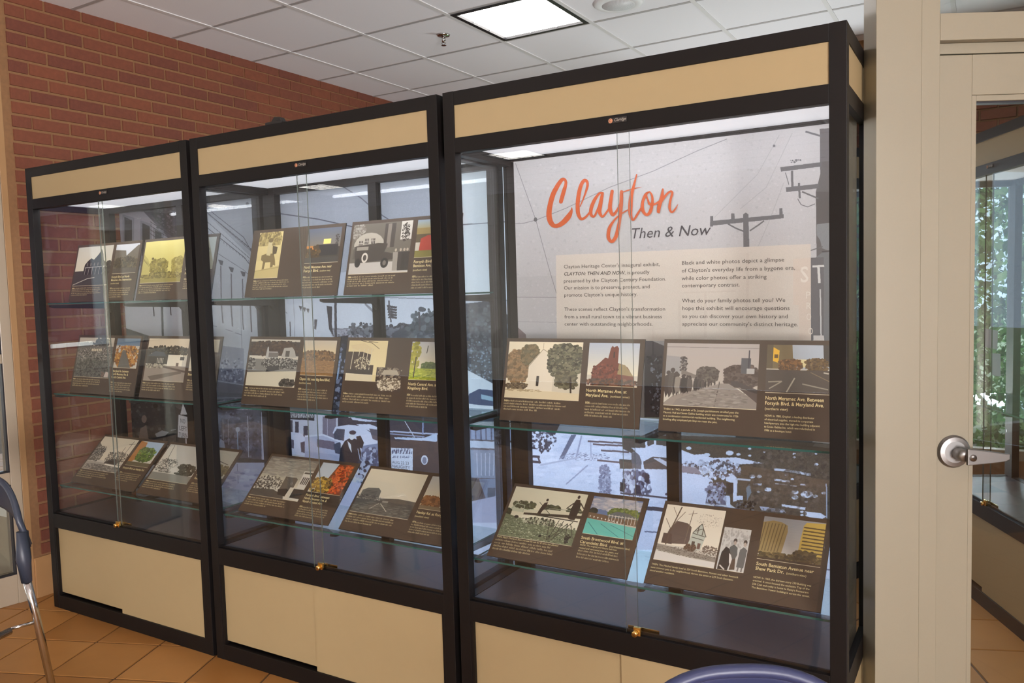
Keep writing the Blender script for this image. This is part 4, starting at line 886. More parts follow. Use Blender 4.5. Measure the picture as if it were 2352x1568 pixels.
def p_garage(a, s):
    a.r((104, 98, 88), 0, 0, 1, 1); a.t([(120, 114, 104), (150, 146, 136)], 0, 0, .2, .3, 60, .03); a.e((176, 170, 156), .3, .44, .26, .26); a.p((84, 80, 74), (.05, .45), (.55, .45), (.55, .62), (.05, .62)); a.r((92, 86, 78), .04, .5, .58, .7)
    for x, y in ((.12, .34), (.22, .30), (.33, .30)):
        a.r((78, 72, 66), x, y, x + .07, y + .11)
        for k in (0, 1, 2): a.l((206, 202, 190), .006, (x + .023 * k, y), (x + .023 * k, y + .11))
        a.l((206, 202, 190), .006, (x, y + .05), (x + .07, y + .05))
    for x in (.55, .66): a.r((70, 64, 58), x, .02, x + .07, .5)
    a.r((128, 120, 110), .6, .03, .66, .5); a.r((206, 202, 192), .82, 0, 1, .36); a.t([(60, 54, 48)], .84, .04, .97, .4, 50, .014); a.l((60, 54, 48), .012, (.9, .4), (.9, .05)); a.r((188, 184, 176), 0, .78, 1, 1)
    a.p((66, 60, 54), (.08, .44), (.46, .40), (.62, .42), (.62, .46), (.58, .58), (.72, .62), (.74, .74), (.1, .78), (.07, .6)); a.r((150, 144, 132), .1, .46, .3, .53); a.e((40, 38, 36), .14, .78, .05, .09); a.e((40, 38, 36), .6, .8, .065, .1); a.e((206, 200, 188), .255, .68, .055, .1); a.e((70, 64, 58), .255, .68, .03, .06); a.e((110, 104, 96), .6, .8, .03, .05)
    for x, c in ((.78, (150, 144, 134)), (.86, (60, 54, 50)), (.92, (50, 46, 42)), (.97, (54, 50, 46))): a.p(c, (x - .05, .6), (x + .03, .6), (x + .04, .8), (x + .03, .96), (x - .04, .96)); a.e((180, 168, 150), x - .01, .56, .018, .03)
    s.g((150, 172, 190), (170, 150, 90), 0, 0, 1, .3); s.r((150, 130, 74), 0, .22, 1, .5); s.r((92, 80, 54), 0, .38, 1, .6); s.p((176, 62, 44), (.12, .5), (.3, .42), (1, .42), (1, .82), (.1, .82)); s.r((128, 122, 56), 0, .82, 1, 1)
def p_village(a, s):
    a.t([(62, 46, 36), (80, 62, 48), (50, 38, 30)], 0, .04, 1, .3, 320, .03); a.r((58, 50, 46), 0, .05, 1, .35); a.t([(62, 46, 36), (80, 60, 44)], 0, .05, 1, .35, 200, .03); a.p((176, 176, 172), (.34, .4), (.36, .16), (.38, .16), (.4, .26), (.58, .26), (.6, .4)); a.p((170, 168, 160), (.66, .38), (.7, .18), (.86, .16), (.92, .24), (.96, .38)); a.r((110, 106, 102), .4, .28, .6, .38); a.r((78, 74, 70), .74, .24, .82, .36); a.r((120, 118, 112), 0, .42, 1, .75)
    a.t([(44, 42, 42), (150, 148, 140), (80, 78, 74)], .28, .4, 1, .62, 220, .022); a.t([(60, 58, 56), (140, 138, 130)], 0, .4, .14, .66, 60, .025); a.p((50, 48, 48), (.4, .58), (.62, .56), (.66, .64), (.42, .7)); a.e((30, 30, 32), .42, .68, .035, .05); a.p((206, 200, 178), (0, .72), (.48, .69), (1, .66), (1, 1), (0, 1)); a.t([(60, 56, 52), (82, 78, 70)], .7, .84, 1, 1, 60, .03)
    s.g((196, 188, 170), (222, 204, 160), 0, 0, 1, .45); s.t([(112, 84, 52), (140, 106, 64), (90, 70, 48)], 0, .3, 1, .6, 240, .04); s.r((138, 104, 64), 0, .58, 1, 1); s.t([(150, 116, 72), (124, 94, 58)], 0, .6, 1, 1, 120, .05, .25)
def p_porch(a, s):
    a.r((222, 208, 160), 0, 0, 1, 1); a.r((66, 54, 46), 0, .28, .7, 1); a.p((216, 200, 156), (.05, .12), (.4, .06), (.68, .22), (.66, .36), (.1, .2)); a.r((222, 208, 160), .7, 0, 1, .5); a.p((222, 208, 160), (.62, .3), (.7, .2), (.72, .6), (.6, .6))
    for x in (.14, .3, .42, .52, .62): a.l((214, 206, 176), .016, (x, .2), (x - .03, .72))
    a.t([(200, 190, 160), (90, 76, 60)], .2, .4, .6, .7, 60, .022); a.p((216, 206, 176), (0, .82), (.7, .84), (.7, 1), (0, 1)); a.l((60, 46, 38), .01, (.3, 0), (.6, .06), (.8, .2)); a.l((60, 46, 38), .01, (.5, .02), (.75, .04)); a.r((54, 46, 40), 0, .72, .7, .82)
    s.g((196, 202, 206), (220, 214, 180), 0, 0, 1, .7); s.t([(150, 150, 60), (176, 172, 70)], 0, 0, .22, .8, 60, .05); s.t([(74, 96, 44), (90, 110, 50)], .3, .55, 1, .72, 80, .05); s.l((60, 60, 50), .02, (.42, .1), (.4, .3)); s.r((164, 176, 50), 0, .7, 1, 1); s.t([(130, 150, 44), (190, 196, 70)], 0, .72, 1, 1, 60, .05, .3); s.l((70, 66, 44), .03, (.14, .4), (.12, .95))
def p_shops(a, s):
    a.g((112, 108, 102), (206, 196, 170), 0, 0, 1, .7); a.t([(150, 144, 132), (130, 124, 114), (176, 168, 150)], 0, 0, 1, .5, 200, .08, .25, .5); a.p((190, 184, 168), (.02, .58), (.3, .52), (.34, .8), (.02, .8)); a.t([(60, 56, 52), (206, 200, 182), (110, 104, 94)], 0, .5, .5, .84, 200, .022); a.p((96, 88, 78), (.52, .46), (.74, .46), (.78, .5), (.78, .78), (.52, .78)); a.p((212, 206, 192), (.82, .28), (1, .26), (1, .7), (.84, .7)); a.r((90, 84, 76), .84, .3, 1, .34)
    for k in range(4): a.r((64, 60, 56), .86 + .035 * k, .42, .88 + .035 * k, .6)
    a.p((78, 74, 68), (0, .84), (.4, .8), (.66, .9), (.7, 1), (0, 1)); a.p((40, 38, 36), (.5, .78), (.66, .74), (.78, .82), (.74, .94), (.54, .9)); a.r((52, 48, 44), .8, .72, 1, .94); a.p((206, 198, 178), (.72, .7), (.8, .7), (.78, .98), (.7, .96))
    s.r((186, 196, 204), 0, 0, .5, .5); s.p((122, 66, 34), (.52, .0), (1, 0), (1, 1), (.3, 1), (.4, .5)); s.t([(196, 84, 34), (160, 66, 30), (110, 60, 30), (212, 104, 44)], .5, .0, 1, .95, 220, .05); s.t([(196, 160, 60), (150, 116, 48), (90, 70, 34)], 0, .5, .6, 1, 140, .05)
def p_boulevard(a, s):
    a.g((226, 216, 190), (214, 204, 180), 0, 0, 1, .62); a.p((112, 108, 100), (.04, .5), (.12, .44), (.3, .42), (.36, .48), (.38, .72), (.04, .68)); a.t([(84, 80, 74), (128, 124, 114)], 0, .6, .4, .72, 70, .02); a.p((96, 90, 82), (.4, .64), (.7, .6), (1, .62), (1, .76), (.42, .74)); a.r((84, 82, 76), 0, .7, 1, 1); a.t([(96, 94, 88), (110, 108, 100)], 0, .74, 1, 1, 110, .06, .2); a.l((180, 174, 158), .008, (.42, .75), (.3, .9)); a.l((196, 190, 172), .01, (.45, .75), (.6, .9)); a.r((150, 146, 134), .46, .68, .56, .72)
    for k in range(6): a.r((80, 76, 70), .08, .5 + .03 * k, .3, .51 + .03 * k)
    s.g((190, 190, 186), (222, 206, 170), 0, 0, 1, .9); s.t([(140, 92, 50), (110, 74, 44)], 0, .6, .5, .95, 90, .05); s.l((90, 84, 78), .02, (.8, .1), (.5, .9)); s.r((120, 104, 80), 0, .9, 1, 1)
def p_church(a, s):
    a.r((228, 218, 190), 0, 0, 1, 1); a.t([(150, 120, 84), (112, 92, 62), (132, 108, 76)], 0, .16, .3, .72, 420, .03); a.t([(96, 88, 62), (120, 104, 74)], .2, .06, .42, .4, 220, .03); a.p((222, 212, 190), (.3, .42), (.48, .12), (.64, .34), (.64, .86), (.3, .84)); a.l((150, 136, 110), .008, (.3, .44), (.48, .13), (.7, .3)); a.l((150, 136, 110), .006, (.48, .02), (.48, .12)); a.r((60, 52, 44), .42, .6, .455, .78); a.p((206, 198, 176), (.64, .4), (1, .5), (1, .9), (.64, .86))
    a.t([(78, 78, 60), (96, 92, 70), (60, 58, 46), (120, 116, 92)], .56, .04, 1, .6, 620, .03); a.t([(84, 80, 62), (110, 104, 80)], .68, .5, .95, .8, 140, .03); a.l((56, 48, 40), .022, (.87, .6), (.89, .88)); a.p((212, 198, 164), (0, .84), (1, .88), (1, 1), (0, 1)); a.t([(120, 104, 80), (84, 72, 56)], 0, .74, .3, .84, 90, .02); a.t([(170, 152, 118)], .0, .84, .5, .88, 40, .02, .4)
    s.g((180, 190, 204), (226, 220, 196), 0, 0, 1, .75); s.p((110, 58, 44), (.08, 1), (.1, .6), (.22, .48), (.34, .34), (.4, .36), (.44, .12), (.47, .06), (.5, .1), (.56, .06), (.6, .12), (.6, .46), (.72, .5), (.8, .56), (.93, .8), (.95, 1)); s.p((150, 132, 92), (.62, .48), (.74, .5), (.92, .76), (.6, .72)); s.t([(92, 50, 40), (124, 66, 48)], .1, .5, .6, 1, 120, .03); s.t([(70, 54, 44), (110, 72, 50)], 0, .84, 1, 1, 100, .04); s.r((60, 40, 36), .5, .2, .53, .34)
def p_parade(a, s):
    a.g((172, 164, 158), (178, 168, 156), 0, 0, 1, .7); a.p((150, 148, 146), (0, .2), (.17, .22), (.17, .5), (0, .5)); a.l((120, 114, 110), .005, (0, .06), (1, .07)); a.t([(70, 64, 62), (110, 104, 100)], .16, .22, .24, .45, 50, .014); a.p((120, 112, 104), (.18, .42), (.38, .52), (.38, .58), (.18, .5)); a.t([(96, 88, 80), (78, 70, 64)], .36, .38, .58, .6, 260, .025); a.t([(74, 62, 56), (92, 78, 70)], .66, .34, 1, .66, 340, .03); a.r((84, 84, 88), .82, .22, .92, .46); a.l((60, 60, 66), .012, (.9, .1), (.9, .4)); a.p((150, 140, 130), (0, .96), (.1, .84), (.62, .62), (.7, .62), (1, .88), (1, 1), (0, 1)); a.p((140, 132, 124), (.14, .9), (.62, .62), (.72, .64), (1, .9), (1, 1), (.1, 1)); a.l((96, 88, 82), .01, (.6, .64), (.56, .98)); a.t([(130, 122, 114), (150, 142, 132)], .2, .7, .9, 1, 80, .04, .3)
    for k in range(26):
        t = (k / 26) ** .8; x = .04 + .56 * t; h_ = .34 * (1 - t) ** 1.3 + .05; c = [(54, 48, 46), (72, 64, 60), (62, 56, 52), (134, 126, 116), (84, 76, 70)][int(rng.integers(5))]; x += .012 * rng.normal(); h_ *= .85 + .25 * rng.random(); y = .88 - .24 * t; a.p(c, (x - h_ * .10, y - h_ * .98), (x, y - h_ * 1.04), (x + h_ * .10, y - h_ * .98), (x + h_ * .15, y - h_ * .45), (x + h_ * .08, y - h_ * .1), (x + h_ * .05, y), (x + h_ * .01, y - h_ * .2), (x - h_ * .05, y), (x - h_ * .13, y - h_ * .45)); a.e((70, 62, 58), x, y - h_ * 1.12, h_ * .07, h_ * .10)
    for k in range(5): a.p((70, 64, 62), (.72 + .05 * k, .58 + .02 * k), (.8 + .05 * k, .58 + .03 * k), (.82 + .05 * k, .66 + .03 * k), (.73 + .05 * k, .65 + .02 * k))
    a.r((170, 168, 164), .88, .38, .96, .46); a.p((90, 80, 74), (.8, .68), (1, .76), (1, .9))
    s.r((176, 186, 196), 0, 0, 1, .5); s.p((120, 104, 70), (0, 0), (.4, 0), (.42, .3), (.24, .5), (0, .5)); s.p((96, 84, 62), (0, 0), (.1, 0), (.1, .5), (0, .5)); s.p((240, 190, 44), (.1, .05), (.2, .12), (.19, .38), (.1, .34)); s.r((110, 80, 30), .12, .2, .18, .28); s.p((70, 66, 62), (.88, 0), (1, 0), (1, .45), (.9, .4)); s.g((226, 214, 160), (220, 206, 150), .5, .3, .72, .46); s.t([(112, 78, 42), (90, 66, 40), (140, 98, 50)], .2, .3, .56, .56, 160, .03); s.t([(84, 66, 44), (110, 86, 50)], .62, .28, .96, .55, 130, .03); s.r((78, 68, 60), 0, .52, 1, 1); s.l((170, 160, 140), .022, (.46, .68), (.34, .98)); s.l((150, 142, 126), .02, (.04, .78), (.26, .76), (.06, .92)); s.l((150, 142, 126), .02, (.58, .8), (.98, .9)); s.l((190, 182, 166), .02, (.9, .56), (.98, .58)); s.l((130, 110, 84), .012, (.7, .56), (1, .74))
def p_pool(a, s):
    a.r((228, 222, 194), 0, 0, 1, 1); a.p((206, 208, 178), (.02, .5), (.08, .34), (.22, .28), (.34, .36), (.4, .5)); a.t([(70, 72, 52), (92, 96, 66)], .06, .28, .36, .42, 90, .022); a.l((180, 186, 160), .01, (.04, .5), (.1, .34), (.22, .36), (.22, .5)); a.t([(56, 62, 44), (80, 84, 58)], .5, .3, .7, .44, 90, .03); a.t([(56, 62, 44)], 0, .46, .05, .58, 20, .03); a.t([(84, 88, 64)], .8, .3, 1, .46, 60, .025)
    a.p((218, 212, 184), (.22, .46), (.56, .38), (1, .38), (1, .42), (.24, .5)); a.p((66, 58, 46), (.24, .5), (1, .42), (1, .48), (.24, .54)); a.p((236, 230, 206), (.22, .56), (1, .5), (1, .7), (.26, .68)); a.t([(70, 72, 56), (190, 186, 160)], .3, .58, .7, .72, 110, .018, 2); a.r((112, 120, 92), 0, .7, 1, 1); a.p((112, 120, 92), (0, .56), (.24, .62), (.3, .72), (0, .75)); a.t([(84, 92, 68), (150, 158, 128), (70, 76, 58), (184, 188, 158)], 0, .6, 1, 1, 420, .014, .5)
    for q in (((.62, .56), (.66, .96), (.86, .6), (.9, .96)), ((.74, .56), (.68, .92)), ((.8, .56), (.74, .9)), ((.92, .56), (.7, .98)), ((.9, .6), (.98, .86))): a.l((70, 70, 56), .01, *q)
    a.l((60, 58, 46), .014, (.42, .52), (.98, .54)); a.l((84, 84, 66), .008, (.4, .26), (.62, .5)); a.l((150, 152, 130), .008, (.55, .36), (.98, .34))
    a.p((58, 46, 38), (.42, .48), (.44, .36), (.47, .26), (.51, .24), (.51, .34), (.48, .42), (.46, .5)); a.e((58, 46, 38), .495, .2, .016, .03)
    a.p((52, 42, 36), (.84, .5), (.84, .34), (.85, .2), (.87, .12), (.92, .12), (.95, .22), (.95, .34), (.93, .52), (.88, .52)); a.e((58, 46, 40), .893, .07, .018, .034); a.l((58, 46, 38), .014, (.85, .2), (.78, .32)); a.l((58, 46, 38), .014, (.94, .18), (1, .28)); a.e((44, 42, 36), .16, .6, .03, .03); a.e((30, 30, 26), .56, .9, .02, .025); a.e((40, 40, 34), .68, .88, .015, .02); a.t([(40, 36, 32)], .88, .8, .94, .96, 12, .02)
    s.r((104, 124, 162), 0, 0, 1, .5); s.t([(190, 186, 190), (206, 202, 200), (160, 164, 180)], 0, .0, 1, .34, 90, .09, .5, .7); s.t([(120, 136, 66), (92, 110, 54)], .4, .26, 1, .5, 150, .04); s.t([(44, 52, 44)], .02, .34, .14, .52, 30, .04); s.p((120, 96, 74), (0, .44), (.5, .48), (1, .5), (1, .66), (0, .6)); s.p((104, 108, 110), (.4, .44), (.56, .34), (.78, .36), (.98, .46), (.96, .5), (.4, .52))
    for k in range(9): s.l((216, 212, 200), .012, (.42 + .065 * k, .44), (.43 + .065 * k, .64))
    s.l((216, 212, 200), .014, (.4, .46), (.98, .48)); s.p((106, 196, 182), (0, .6), (1, .7), (1, 1), (0, 1)); s.l((60, 130, 136), .012, (.05, .7), (.3, .98)); s.l((60, 130, 136), .01, (.3, .7), (.72, .98)); s.l((70, 140, 146), .01, (.5, .7), (1, .92))
    for k in range(8): s.e((230, 226, 214), .05 + .08 * k, .54 + .01 * k, .014, .022)
def p_tudor(a, s):
    a.r((232, 222, 202), 0, 0, 1, 1); a.r((206, 198, 184), 0, .72, 1, 1); a.p((98, 82, 74), (.1, .62), (.14, .44), (.24, .28), (.42, .30), (.5, .36), (.52, .66), (.12, .7)); a.p((84, 66, 58), (.06, .52), (.2, .52), (.24, .7), (.06, .7)); a.p((190, 194, 180), (.5, .66), (.54, .44), (.6, .34), (.66, .28), (.74, .44), (.76, .5), (.72, .74), (.5, .76))
    for q in (((.54, .46), (.76, .5)), ((.66, .28), (.54, .46)), ((.66, .28), (.77, .5)), ((.62, .32), (.62, .46)), ((.7, .36), (.7, .48)), ((.58, .42), (.7, .36)), ((.54, .53), (.74, .56))): a.l((84, 76, 66), .012, *q)
    a.r((84, 76, 66), .56, .6, .61, .7); a.r((110, 84, 72), .66, .62, .71, .72); a.t([(84, 64, 48), (104, 80, 60)], .46, .66, .64, .78, 60, .02); a.l((92, 74, 60), .02, (.14, .72), (.16, .46), (.22, .2), (.26, .02)); a.l((104, 88, 74), .01, (.16, .44), (.04, .26)); a.l((104, 88, 74), .01, (.18, .36), (.34, .1)); a.l((104, 88, 74), .008, (.22, .2), (.12, .04)); a.l((120, 104, 88), .012, (.44, .66), (.47, .06)); a.l((120, 104, 88), .008, (.4, .14), (.54, .1)); a.t([(150, 134, 118)], .56, .1, .96, .32, 70, .006)
    a.p((150, 140, 128), (0, .72), (.4, .76), (1, .82), (1, .9), (.4, .86), (0, .82)); a.t([(104, 94, 84), (130, 120, 108)], 0, .74, 1, .88, 200, .014, .4); a.r((222, 216, 208), 0, .9, 1, 1); a.p((222, 216, 208), (0, .84), (.5, .88), (1, .93), (1, 1), (0, 1)); a.t([(120, 104, 92)], .76, .64, 1, .78, 60, .014)
    s.g((150, 152, 156), (196, 190, 182), 0, 0, 1, .9); s.p((156, 134, 88), (0, .14), (.16, .08), (.3, .1), (.4, .16), (.42, .3), (.36, .9), (0, .84))
    for k in range(7): s.l((112, 94, 60), .016, (.04 + .055 * k, .14), (.0 + .05 * k, .8))
    s.p((198, 168, 84), (.66, .12), (.7, .04), (1, .02), (1, .9), (.62, .86), (.64, .4))
    for k in range(9): s.p((96, 78, 50), (.67, .14 + .08 * k), (1, .15 + .08 * k), (1, .18 + .08 * k), (.66, .17 + .08 * k))
    s.t([(70, 62, 40), (92, 80, 48), (110, 92, 56)], 0, .82, 1, .98, 160, .035); s.t([(74, 64, 44), (96, 80, 50)], .58, .7, .9, .95, 80, .04); s.r((66, 52, 40), 0, .95, 1, 1)
def p_kids(k):
    k.r((206, 204, 198), 0, 0, 1, 1); k.t([(180, 176, 170)], 0, 0, 1, .5, 40, .05); k.p((92, 94, 92), (.34, .46), (.48, .38), (.62, .46), (.66, .62), (.56, .8), (.4, .74)); k.e((70, 62, 56), .5, .3, .07, .06); k.e((176, 160, 146), .5, .35, .055, .05); k.p((104, 104, 102), (.72, .5), (.84, .42), (.98, .48), (.96, .9), (.7, .9)); k.e((60, 54, 50), .87, .31, .07, .06); k.e((184, 168, 154), .87, .36, .055, .05); k.l((120, 114, 108), .05, (.78, .9), (.76, .99)); k.l((120, 114, 108), .05, (.9, .9), (.9, .99))
    k.p((50, 42, 38), (.08, .6), (.2, .46), (.34, .5), (.4, .6), (.46, .8), (.4, 1), (.04, 1), (.06, .76)); k.p((226, 220, 214), (.36, .6), (.44, .64), (.56, .82), (.5, .9), (.42, .82)); k.p((88, 70, 56), (.5, .74), (.62, .7), (.66, .96), (.46, .98)); k.l((214, 208, 200), .05, (.1, .9), (.3, .99))
BOARDS = [  # name key, x, y, z, lean, painter, title lines, label, body lines
    ('3lowL', 2.506, .070, .6055, 44.6, p_pool, ['South Brentwood Blvd. at', 'Carondelet Blvd.|(northeastern view)'], 'brown photo board of divers and a turquoise pool in the nearest case'),
    ('3lowR', 3.066, .070, .6055, 44.6, p_tudor, ['South Bemiston Avenue near', 'Shaw Park Dr.|(southern view)'], 'brown photo board of a half-timbered house, two children with a pony and two towers'),
    ('3midL', 2.522, .150, 1.0555, 14, p_church, ['North Meramec Ave. at', 'Maryland Ave.|(northeast corner)'], 'brown photo board of a white wooden church and a red brick church'),
    ('3midR', 3.086, .160, 1.0555, 14, p_parade, ['North Meramec Ave. Between', 'Forsyth Blvd. & Maryland Ave.', '(northern view)'], 'brown photo board of a street parade crowd and a street with a yellow sign'),
    ('2lowL', 1.258, .092, .6055, 44.6, p_shops, ['Forsyth Blvd. between', 'North Meramec Ave. &', 'North Central Ave.'], 'brown photo board of a grey street of shops and orange autumn trees'),
    ('2lowR', 1.830, .080, .6055, 44.6, p_boulevard, ['Hanley Rd. at Forsyth', '(southern view)'], 'brown photo board of pale sky over an empty road, low in the middle case'),
    ('2midL', 1.288, .110, 1.0555, 14, p_village, ['Clayton Rd. near Big Bend Blvd.', '(northern view)'], 'brown photo board of old cars by village houses and a tan field'),
    ('2midR', 1.830, .110, 1.0555, 14, p_porch, ['North Central Ave. at', 'Kingsbury Blvd.'], 'brown photo board of a house porch with a garden inset and a bright green park'),
    ('2topL', 1.330, .120, 1.4935, 14, p_rider, ['North Meramec Ave. near', 'Forsyth Blvd.|(southern view)'], 'brown photo board with a narrow yellowed picture of a horse rider'),
    ('2topR', 1.868, .120, 1.4935, 14, p_garage, ['Forsyth Blvd. at', 'Bemiston Ave.', '(southern view)'], 'brown photo board of a garage with an early motor truck and men'),
    ('1lowL', .040, .096, .6055, 44.6, p_street1, ['Forsyth Blvd. at Hanley Rd.'], 'brown photo board of a sunlit old street and green trees, low in the leftmost case'),
    ('1lowR', .568, .094, .6055, 44.6, p_street2, ['Forsyth Blvd.'], 'brown photo board of a grey street with a parked car, low in the leftmost case'),
    ('1midL', .098, .088, 1.0555, 14, p_crowd, ['Maryland Av. between', 'North Meramec Ave. &', 'North Central Ave.'], 'brown photo board of a dim hillside crowd and an autumn road'),
    ('1midR', .640, .088, 1.0555, 14, p_station, ['Shaw Ave.'], 'brown photo board of a small station building with a white wagon'),
    ('1topL', .117, .100, 1.4935, 14, p_mansion, ['Forsyth Blvd. at North', 'Meramec Ave. Intersection', '(southern view)'], 'brown photo board of a dark turreted mansion, top shelf of the leftmost case'),
    ('1topR', .640, .100, 1.4935, 14, p_sepia, ['Forsyth Blvd.'], 'brown photo board with a yellow tinted view of trees, top shelf of the leftmost case')]
BODY = {'3midR': (["THEN: In 1942, a parade of St. Joseph parishioners strolled past the", "Masonic Hall and Seven Gables building which was constructed in 1926", "as a combination commercial-residential building. The neighboring", "bowling alley employed pin boys to reset the pins."], (.025, .772, .478, .037),
                  ["NOW: In 1980, Graybar, a leading distributor", "of electrical supplies, moved its corporate", "headquarters into the high-rise building adjacent", "to Seven Gables Inn, which was refurbished in", "1986 as a boutique hotel."], (.626, .785, .925, .037)),
        '3lowR': (["THEN: The Mitchell family lived at 224 South Bemiston. Horses and other livestock", "were common pets in the neighborhood. Across the street at 229 South Bemiston", "stood another residence."], (.018, .787, .540, .037),
                  ["NOW: In 1963, the thirteen-story 230 Building was", "erected. It once housed the exclusive Top of the", "230 Club and today is home to Remy's Restaurant.", "The Bemiston Tower building is across the street."], (.622, .755, .935, .037)),
        '3lowL': (["THEN: Mayor Charles A. Shaw oversaw the sale for 47 acres that allowed"], (.020, .752, .486, .037),
                  ["NOW: The original pool fixture had been", "resized and renovated over the years, and"], (.632, .695, .90, .037))}
for key, x, y, z, lean, paint, title, label in BOARDS:
    c = Cv(1010, 566, (0, 0, 1, 1), BROWN); c.grain(1.5)
    u0, u1, v1 = .021, .577, .722
    if key == '2topL': u0, u1 = .077, .345
    if key == '3lowR': u1 = .392
    if key == '2midR': u1, v1 = .396, .587
    a = c.sub(u0, .042, u1, v1); s = c.sub(.622, .048, .967, .538); paint(a, s)
    if key == '3lowR': p_kids(c.sub(.404, .232, .563, .72)); c.r(CR, .404, .720, .563, .724)
    if key == '2midR':
        k = c.sub(.318, .395, .556, .712); k.r((70, 58, 50), 0, 0, 1, 1); k.t([(110, 96, 80), (60, 48, 42), (150, 138, 118)], 0, 0, 1, .5, 90, .05); k.p((170, 160, 140), (.3, .1), (.8, .1), (.9, .3), (.2, .3)); k.t([(206, 196, 172), (120, 106, 88)], .1, .45, 1, .95, 130, .05)
    c.r(CR, u0, v1 - .003, u1, v1 + .002); c.r(CR, .622, .537, .967, .542)
    ink = (178, 162, 122)
    if key in BODY:
        if key == '3lowL': c.bars(ink, .02, .775, .486, .93, 4, .62, .42); c.bars(ink, .632, .75, .93, .87, 3, .75, .42)
    else:
        c.bars(ink, u0 + .002, .757, .49, .905 if key != '3midL' else .89, 5 if key[1:4] == 'top' else 4, .55, .42)
        yb = .62 + .05 * len(title); c.bars(ink, .626, yb + .015, .945, yb + .19, 5, .6, .42)
    im = c.image('photo_board_' + key)
    mt = print_mat('photo_board_print_' + key, im, .42)
    o = slab('photo_board', 0, BW, 0, BH, .005, mt, M_black)
    o.location = (x, y, z + .0040 * math.sin(math.radians(lean)) + .0005); o.rotation_euler = (-math.radians(lean), 0, 0)
    tag(o, label, 'photo board', 'photo boards on the glass shelves')
    geo = []
    def tx(t, u, v, u1=None, cap=.037, bold=False):
        geo.append(text_geo(t, u * BW, (1 - v) * BH, (u1 - u) * BW if u1 else None, cap * BH, bold))
    for i, t in enumerate(title):
        v = .612 + .052 * i; q = t.split('|'); small = t.startswith('(')
        wd = {'South Bemiston Avenue near': .937, 'Forsyth Blvd. & Maryland Ave.': .942, 'North Meramec Ave. Between': .942, 'North Meramec Ave. at': .902, 'South Brentwood Blvd. at': .916, 'Clayton Rd. near Big Bend Blvd.': .945, 'North Meramec Ave. near': .911}.get(q[0])
        tx(q[0], .624, v, wd if wd else min(.624 + .0122 * len(q[0]), .95) if not small else .624 + .0085 * len(q[0]), .026 if small else .036, not small)
        if len(q) > 1:
            e = .624 + .0122 * len(q[0]); tx(q[1], e + .012, v, e + .012 + .0072 * len(q[1]), .024)
    if key in BODY:
        L1, (a0, b0, a1, dv), L2, (a2, b2, a3, dv2) = BODY[key]
        n1 = max(len(t) for t in L1); n2 = max(len(t) for t in L2)
        for i, t in enumerate(L1): tx(t, a0, b0 + dv * i, a0 + (a1 - a0) * len(t) / n1, .020)
        for i, t in enumerate(L2): tx(t, a2, b2 + dv2 * i, a2 + (a3 - a2) * len(t) / n2, .020)
    else:
        tx('THEN:', u0 + .002, .772, u0 + .038, .020, True); tx('NOW:', .626, .642 + .05 * len(title), .658, .020, True)
    lettering('lettering', geo, -.0004, M_txt, o)
    # folded stand behind the board
    st = MB(); L = math.radians(lean)
    st.box(.03, BW - .03, .0052, .0072, .0, BH * .55); st.build('stand', M_black, o)
    ft = MB(); a_ = math.sin(L); b_ = math.cos(L); d_ = .085
    ft.poly([(.06, .007, .002), (BW - .06, .007, .002), (BW - .06, .007 + d_ * b_, .002 + d_ * a_), (.06, .007 + d_ * b_, .002 + d_ * a_)]); ft.build('stand_foot', M_black, o)

